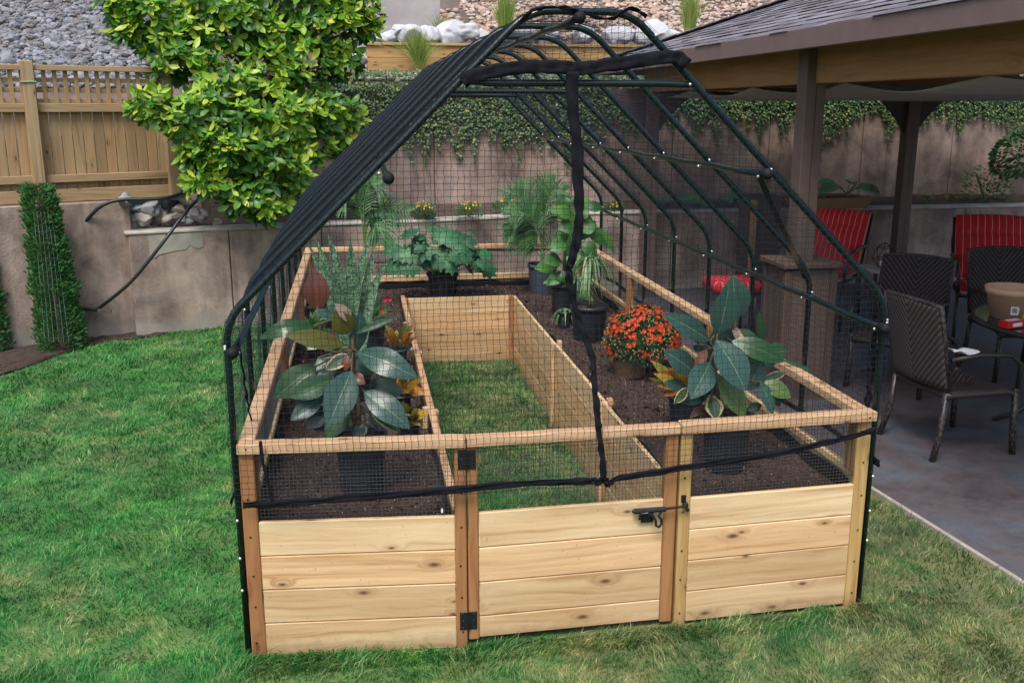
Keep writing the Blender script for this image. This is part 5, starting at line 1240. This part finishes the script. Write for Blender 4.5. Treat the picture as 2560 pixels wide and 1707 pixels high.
for k in range(1250):
    A=U(0,6.28);B=math.asin(U(-.25,1));q=V((math.cos(A)*math.cos(B),math.sin(A)*math.cos(B),math.sin(B)));
    dens=.30+1.3*NZ.noise(q*3.2+V((5,2,1)))+.6*q.z+.25*q.x
    if rnd()>dens:
        p=ctr+q*R0*1.0
        if q.z>-.2 and rnd()<.5: mf.m=1;mf.ball(p,.0045,n=4);mf.m=0
        continue
    p=ctr+V((q.x,q.y,q.z*.98))*R0*U(.96,1.05)*(1+.13*NZ.noise(q*4));e=q.orthogonal().normalized();f=q.cross(e);fr=U(.010,.017)
    for j in range(9):
        B2=j*.7+k;d=e*math.cos(B2)+f*math.sin(B2)+q*.35;mf.leaf(p,p+d*fr,fr*.55,q,.0,2,.05,1)
obj(ms,'stem',MAT['gstem'],T);obj(ml,'foliage',MAT['mumleaf'],T,True);obj(mf,'blooms',[MAT['mumflower'],MAT['mumbud']],T,True)
# crotons
def croton(c,tips,mat,lab,pr,ph,w,potm='potblack'):
    c=V(c);T=plantthing('croton',lab,'croton',c);pot(T,c,pr,ph,MAT[potm]);ms=MB();mb=MB();b0=c+V((0,0,ph*.9))
    hz=sum(t.z for t in tips)/len(tips);top=b0+V((0,0,max(.05,(hz-b0.z)*.6)));ms.tube([b0,top],.006,6)
    for t in tips:
        s=b0.lerp(top,U(.2,1));ms.tube([s,s.lerp(t,.25)],.0025,4,False);mb.leaf(s.lerp(t,.2),t,w*U(.8,1.2),(U(-.4,.4),-1,.6),.08,5,.12,1,.9)
    obj(ms,'stem',MAT['stem'],T,True);obj(mb,'leaves',mat,T,True)
yc2=.95;c=at(1572,978,2,.48);c.z=.475
croton(c,[at(*z5(x,y),1,c.y+U(-.05,.05)) for x,y in((725,915),(770,930),(830,905),(870,940),(930,960),(740,1000),(710,1030),(760,1080),(800,1150),(850,1100),(900,990),(960,985),(930,830),(820,1020),(870,1190),(780,980),(840,960),(1000,980))],MAT['croton'],'yellow and red croton beside the right rubber plant',.085,.17,.045)
c=at(*z4(1290,760),2,.48);c.z=.475
croton(V((.66,2.35,.475)),[V((.66,2.35,.475))+V((U(-.13,.13),U(-.12,.05),U(.16,.30))) for k in range(20)],MAT['croton'],'small yellow croton beside the inner left wall near the snake plant',.06,.12,.035,'potgreen')
croton(V((.64,1.45,.475)),[V((.64,1.45,.475))+V((U(-.02,.13),U(-.12,.05),U(.10,.24))) for k in range(18)],MAT['crotono'],'orange leaved croton half hidden behind the left rubber plant',.055,.10,.045)
croton(V((.655,1.02,.475)),[V((.655,1.02,.475))+V((U(-.10,.09),U(-.12,.05),U(.06,.22))) for k in range(16)],MAT['croton'],'bright yellow croton with dark veins by the inner left wall',.055,.09,.05)
croton(V((.50,2.95,.475)),[V((.50,2.95,.475))+V((U(-.16,.16),U(-.12,.05),U(.16,.42))) for k in range(26)],MAT['palm'],'leafy green plant with small red flowers behind the snake plant',.07,.14,.035,'potgreen')
T=[o for o in bpy.data.objects if o.get('label','').startswith('leafy green plant with small red')][0]
for k in range(9):
    mf=MB();p=V((.50,2.8,.475))+V((U(-.14,.18),0,U(.2,.42)))
    for j in range(6):
        B2=j*1.05;mf.leaf(p,p+V((math.cos(B2)*.018,-.01,math.sin(B2)*.018)),.018,(0,-1,.3),0,2,0,1)
    obj(mf,'flower',MAT['redflower'],T,True)

for x,y,l in((.16,2.6,'low fern like plant by the left rail'),(.18,3.5,'dark bushy plant near the left rear of the bed')):
    c=V((x,y,.475));croton(c,[c+V((U(-.12,.12),U(-.12,.1),U(.14,.32))) for k in range(26)],MAT['palm'],l,.06,.12,.04)
# ================================================================= FURNITURE
def frame_m(origin,fx):  # fx: facing direction in plan (unit), returns transform local(x right,y forward,z up)
    f=V((fx[0],fx[1],0)).normalized();r=V((f.y,-f.x,0));return lambda p:V(origin)+r*p[0]+f*p[1]+V((0,0,p[2]))
def wicker_chair(origin,face,lab,group='dark wicker dining chairs',zs=.43,zb=.93,w=.5,d=.5):
    L=frame_m(origin,face);T=thing('wicker_chair',lab,'chair',origin,group)
    mb=MB();mb.slab(14,14,lambda u,v:L((lerp(-w/2,w/2,u),-d*.42-.035*math.sin(PI*u)-.10*v,lerp(zs+.02,zb+.015*math.sin(PI*u),v))),tuple(L((0,-.022,0))-L((0,0,0))));obj(mb,'backrest',MAT['wicker'],T,True)
    mb=MB();mb.tube([L((-w/2+.0,-d*.42,zs+.02)),L((-w/2,-d*.42-.115,zb)),*[L((lerp(-w/2,w/2,k/8),-d*.42-.11-.035*math.sin(PI*k/8),zb+.015*math.sin(PI*k/8))) for k in range(9)],L((w/2,-d*.42-.115,zb)),L((w/2,-d*.42,zs+.02))],.014,8);obj(mb,'back_frame',MAT['wleg'],T,True)
    mb=MB();mb.slab(14,14,lambda u,v:L((lerp(-w/2,w/2,u)*(1+.04*v),lerp(-d*.45,d*.52,v),zs-.02*math.sin(PI*u)*math.sin(PI*v)-(.03*max(0,v-.85)/.15))),(0,0,-.035),(1,1));obj(mb,'seat',MAT['wicker'],T,True)
    for sx in(-1,1):
        mb=MB();mb.tube([L((sx*(w/2-.02),-d*.43,zs)),L((sx*(w/2-.015),-d*.47,.2)),L((sx*(w/2),-d*.56,.028))],.019,8);obj(mb,'leg',MAT['wleg'],T,True)
        mb=MB();mb.tube([L((sx*(w/2-.0),d*.48,zs)),L((sx*(w/2),d*.5,.2)),L((sx*(w/2+.01),d*.52,.028))],.019,8);obj(mb,'leg',MAT['wleg'],T,True)
        mb=MB();mb.tube([L((sx*(w/2+.01),-d*.46,zs+.20)),L((sx*(w/2+.03),-d*.1,zs+.225)),L((sx*(w/2+.03),d*.3,zs+.21)),L((sx*(w/2+.02),d*.47,zs+.15)),L((sx*(w/2),d*.5,zs))],.014,8);obj(mb,'armrest',MAT['metaldk'],T,True)
    return T
# front chair: rear legs surveyed at (3.63,1.92) and (3.67,1.42), facing the table
wicker_chair((3.93,1.72,0),(1,.10),'wicker chair nearest the garden bed with its back turned, facing the table',w=.50,d=.50,zb=.935)
wicker_chair((4.30,2.95,0),(-.73,-.66),'wicker chair with chevron back turned toward the garden bed')
cC=at(2300,575,2,.93)
wicker_chair((cC.x-.02,cC.y-.3,0),(-.1,-1),'wicker chair on the far side of the table in front of the red lounge chair',w=.52)
tp=at(2243,733,2,.72);tc=V((tp.x+.72,tp.y-.22,.72))
T=thing('patio_table','round dark patio table with tinted glass top','table',(tc.x,tc.y,0))
mb=MB();mb.lathe(tc,[(.001,-.012),(.73,-.012),(.735,-.006),(.73,0),(.001,0)],48,False);m,nt,b=newmat('tinted_table_glass');b.inputs['Base Color'].default_value=(.03,.035,.03,1);b.inputs['Roughness'].default_value=.12;obj(mb,'table_top',m,T,False)
mb=MB();mb.tube([tc+V((math.cos(a)*.735,math.sin(a)*.735,-.012)) for a in [k*2*PI/48 for k in range(48)]],.018,8,False,True);obj(mb,'rim',MAT['metaldk'],T,True)
for k in range(4):
    A=PI/4+k*PI/2+.3;mb=MB();mb.tube([tc+V((math.cos(A)*.55,math.sin(A)*.55,-.03)),tc+V((math.cos(A)*.3,math.sin(A)*.3,-.2)),tc+V((math.cos(A)*.22,math.sin(A)*.22,-.42)),tc+V((math.cos(A)*.42,math.sin(A)*.42,-.62)),tc+V((math.cos(A)*.56,math.sin(A)*.56,-.69))],.016,8);obj(mb,'leg',MAT['metaldk'],T,True)
# pot on the table
pc=at(2322,727,2,.72);mb=MB();r=.115*1.0;R2=54/2227*(pc-CP).length
T=thing('flower_pot','empty tan plastic flower pot with a barcode label on the table','flower pot',pc)
mb.lathe(pc,[(.001,0),(R2*.74,0),(R2*.92,.15),(R2*.98,.152),(R2*1.02,.192),(R2*.97,.192),(R2*.9,.15),(R2*.72,.012),(.001,.012)],36,False);obj(mb,'pot_body',MAT['potterra'],T,True)
fc=(CP-pc);fc.z=0;fc.normalize();sdv=V((-fc.y,fc.x,0))
def onp(a,z,o=.002): d=(fc*math.cos(a)+sdv*math.sin(a));rr=R2*(.74+.18*z/.17);return pc+d*(rr+o)+V((0,0,z))
mb=MB();b=0;sg=1 if sdv.dot(RT)>0 else -1
for i in range(5):
    for z in(.035,.09): mb.v.append(onp(sg*lerp(-.04,.30,i/4),z))
for i in range(4):mb.face((2*i,2*i+2,2*i+3,2*i+1))
la=obj(mb,'label',MAT['white'],T)
mb=MB()
for i in range(9):
    a=sg*lerp(.03,.24,i/9);w=.012 if i%3 else .02
    b=len(mb.v);mb.v+=[onp(a,.048,.0035),onp(a+sg*w*.7,.048,.0035),onp(a+sg*w*.7,.08,.0035),onp(a,.08,.0035)];mb.face((b,b+1,b+2,b+3))
obj(mb,'barcode',MAT['black'],la)
def smallbox(name,lab,cat,c,size,mats,rz_=0,ch=.006):
    T=thing(name,lab,cat,c);R=M.Rotation(rz_,3,'Z');mb=MB();mb.box(c,size,R,ch);obj(mb,'shell',mats[0],T)
    mb=MB();mb.box(c+V((0,0,size[2]/2+.001)),(size[0]*.6,size[1]*.55,.002),R,.0005);mb.box(c+R@V((0,-size[1]/2-.001,0)),(size[0]*.5,.002,size[2]*.5),R,.0005);obj(mb,'print',mats[1],T);return T
redp=plain('red_plastic',(.55,.015,.02),.35,var=.05);yel=plain('yellow_plastic',(.6,.42,.03),.4,var=.05)
smallbox('glove_packet','red and white packet lying on the table in front of the tan pot','packet',at(2325,743,2,.745),(.16,.07,.045),(redp,MAT['white']),.3)
smallbox('tool_case','small yellow and black case at the right edge of the table','case',at(2362,735,2,.75),(.05,.06,.055),(yel,MAT['black']),.1)
mb=MB();p=at(2205,806,2,.655);mb.slab(10,6,lambda u,v:(p.x+lerp(-.06,.07,u),p.y+lerp(-.04,.04,v)-.04*u,p.z+.012*math.sin(u*7+v*3)-.0*u),(0,0,.006));o=obj(mb,'cloth',MAT['white'],None,True);tag(o,'crumpled white cloth draped on the arm of the front wicker chair','cloth')
# red cushioned lounge chairs
def lounge(origin,face,lab,w=.56,zs=.42,zb=1.06,scale=1):
    L=frame_m(origin,face);T=thing('lounge_chair',lab,'lounge chair',origin,'red cushioned lounge chairs')
    def cush(P,Q,th,name,nu=18,nv=18,roll=.03):
        mb=MB();P=V(P);Q=V(Q)
        d=(Q-P).normalized();n=V((0,-d.z,d.y)) if True else None
        if n.y<0 and abs(d.z)>.5:n=-n
        if abs(d.z)<.5:n=V((0,0,1))
        def fn(u,v):
            a=P.lerp(Q,v);bul=(math.sin(PI*min(1,max(0,u)))**.5)*(.72+.28*abs(math.sin(PI*v*3))**.6)*(math.sin(PI*v)**.2 if 0<v<1 else 0)
            p=a+V((w/2*(2*u-1),0,0))+n*th*bul;return L(p)
        mb.grid(nu,nv*2,fn);
        def fb(u,v): a=P.lerp(Q,v);return L(a+V((w/2*(2*u-1),0,0))-n*.012)
        b=len(mb.v);mb.slab(2,2,fb,tuple((L(n*.012)-L((0,0,0)))));return obj(mb,name,MAT['redstripe'],T,True)
    cush((0,-.24,zs+.05),(0,-.58,zb),.11,'back_cushion')
    cush((0,.34,zs+.02),(0,-.28,zs),.10,'seat_cushion')
    mb=MB()
    for sx in(-1,1):
        x=sx*(w/2+.01);mb.tube([L((x,.28,zs-.03)),L((x,-.28,zs-.03)),L((x,-.60,zb-.03))],.014,8)
    mb.tube([L((-w/2,-.60,zb-.05)),L((w/2,-.60,zb-.05))],.012,8);mb.tube([L((-w/2,.28,zs-.03)),L((w/2,.28,zs-.03))],.014,8);mb.tube([L((-w/2,-.27,zs-.03)),L((w/2,-.27,zs-.03))],.014,8);obj(mb,'frame',MAT['metaldk'],T,True)
    for sx in(-1,1):
        x=sx*(w/2+.03)
        mb=MB();mb.tube([L((x,.28,zs)),L((x,.3,.22)),L((x,.33,.028))],.015,8);obj(mb,'leg',MAT['metaldk'],T,True)
        mb=MB();mb.tube([L((x,-.25,zs)),L((x,-.28,.22)),L((x,-.34,.028))],.015,8);obj(mb,'leg',MAT['metaldk'],T,True)
        mb=MB();mb.tube([L((x,-.34,zs+.24)),L((x+sx*.02,0,zs+.25)),L((x+sx*.02,.24,zs+.23)),L((x,.29,zs+.1)),L((x,.28,zs))],.017,8);obj(mb,'armrest',MAT['metaldk'],T,True)
    mb=MB();mb.tube([L((w/2,-.55,zb-.1)),L((w/2+.03,-.50,zb-.2)),L((w/2+.025,-.46,zb-.33))],.005,5);o=obj(mb,'tie_ribbon',MAT['redstripe'],T,True)
    return T
p=at(1935,480,2,1.06);print('redchair1',p);lounge((p.x-.36,p.y-.34,-.0),(-.75,-.8),'red striped lounge chair left of the far post, seen through the netting',zb=1.04,w=.56,zs=.5)
p=at(2290,502,2,1.03);print('redchair2',p);lounge((p.x-.24,p.y-.45,0),(-.5,-1),'red striped lounge chair at the right edge behind the table',zb=1.05,w=.64,zs=.47)
T=thing('footstool','red striped footstool partly hidden by the pedestal','footstool',at(1700,690,1,4.4))
a=at(1648,650,1,4.35);b_=at(1752,655,1,4.35);zt_=a.z
mb=MB();mb.box(((a.x+b_.x)/2,4.55,zt_-.05),(b_.x-a.x,.4,.10),None,.025);o=obj(mb,'cushion',MAT['redstripe'],T,True)
for f in o.data.uv_layers[0].data: f.uv=(f.uv[0]*1.6,f.uv[1])
for sx in(a.x+.04,b_.x-.04):
    for sy in(4.4,4.7):
        mb=MB();mb.tube([(sx,sy,zt_-.09),(sx,sy,.028)],.013,8);obj(mb,'leg',MAT['metaldk'],T,True)
# side table with wire lantern
st=at(2028,612,2,.62);T=thing('side_table','small grey side table between the lounge chairs','side table',(st.x,st.y,0))
mb=MB();mb.box((st.x,st.y,.6),(.36,.36,.03),None,.006);obj(mb,'table_top',MAT['cap'],T)
for sx in(-.15,.15):
    for sy in(-.15,.15):mb=MB();mb.box((st.x+sx,st.y+sy,.306),(.03,.03,.556));obj(mb,'leg',MAT['metaldk'],T)
T=thing('wire_lantern','faceted black wire lantern on the small grey side table','lantern',(st.x,st.y,.615));mb=MB()
pr=[(.045,0),(.10,.07),(.07,.17),(.0,.22)]
for k in range(6):
    A=k*PI/3;mb.tube([(st.x+r*math.cos(A+(i%2)*.5),st.y+r*math.sin(A+(i%2)*.5),.62+z) for i,(r,z) in enumerate(pr)],.0035,5)
for i,(r,z) in enumerate(pr[:3]):mb.tube([(st.x+r*math.cos(k*PI/3+(i%2)*.5),st.y+r*math.sin(k*PI/3+(i%2)*.5),.62+z) for k in range(6)],.0035,5,False,True)
obj(mb,'wire_cage',MAT['blackm'],T);mb=MB();mb.lathe((st.x,st.y,.618),[(.001,0),(.03,0),(.03,.06),(.001,.06)],16,False);obj(mb,'candle',MAT['white'],T,True)
# wall outlet
mb=MB();p=at(2206,486,1,6.96);p=at(2206,486,1,8.22)
q=at(2206,487,1,8.2);mb=MB();mb.box(q,(.06,.02,.045));mb.box(q+V((0,-.012,0)),(.045,.006,.03));o=obj(mb,'wall_outlet',MAT['metaldk']);tag(o,'small dark outlet box low on the ivy wall','outlet')
# ================================================================= LIGHT, CAMERA
w=bpy.data.worlds.new('World');bpy.context.scene.world=w;w.use_nodes=True;nt=w.node_tree;bg=nt.nodes['Background']
sk=nt.nodes.new('ShaderNodeTexSky');sk.sky_type='NISHITA';sk.sun_disc=False;EL=math.radians(58);AZ=math.radians(205)
sk.sun_elevation=EL;sk.sun_rotation=AZ;sk.air_density=1.0;sk.dust_density=3.5;sk.ozone_density=1.0
nt.links.new(sk.outputs[0],bg.inputs[0]);bg.inputs[1].default_value=.115
sd=bpy.data.lights.new('sun','SUN');sd.energy=1.9;sd.angle=math.radians(24);sd.color=(1,.975,.94);so=bpy.data.objects.new('sun',sd);COL.objects.link(so)
dirv=V((math.sin(AZ)*math.cos(EL),math.cos(AZ)*math.cos(EL),math.sin(EL)));so.rotation_euler=dirv.to_track_quat('Z','Y').to_euler();so.location=(0,0,20)
cd=bpy.data.cameras.new('camera');co=bpy.data.objects.new('camera',cd);COL.objects.link(co);cd.sensor_width=36;cd.lens=FPX/2560*36;cd.clip_end=300;cd.clip_start=.05
co.matrix_world=M.Translation(CP)@M((RT,UP,-FW)).transposed().to_4x4();bpy.context.scene.camera=co
S=bpy.context.scene;S.view_settings.view_transform='Standard';S.view_settings.look='None';S.view_settings.exposure=.82;S.view_settings.gamma=1
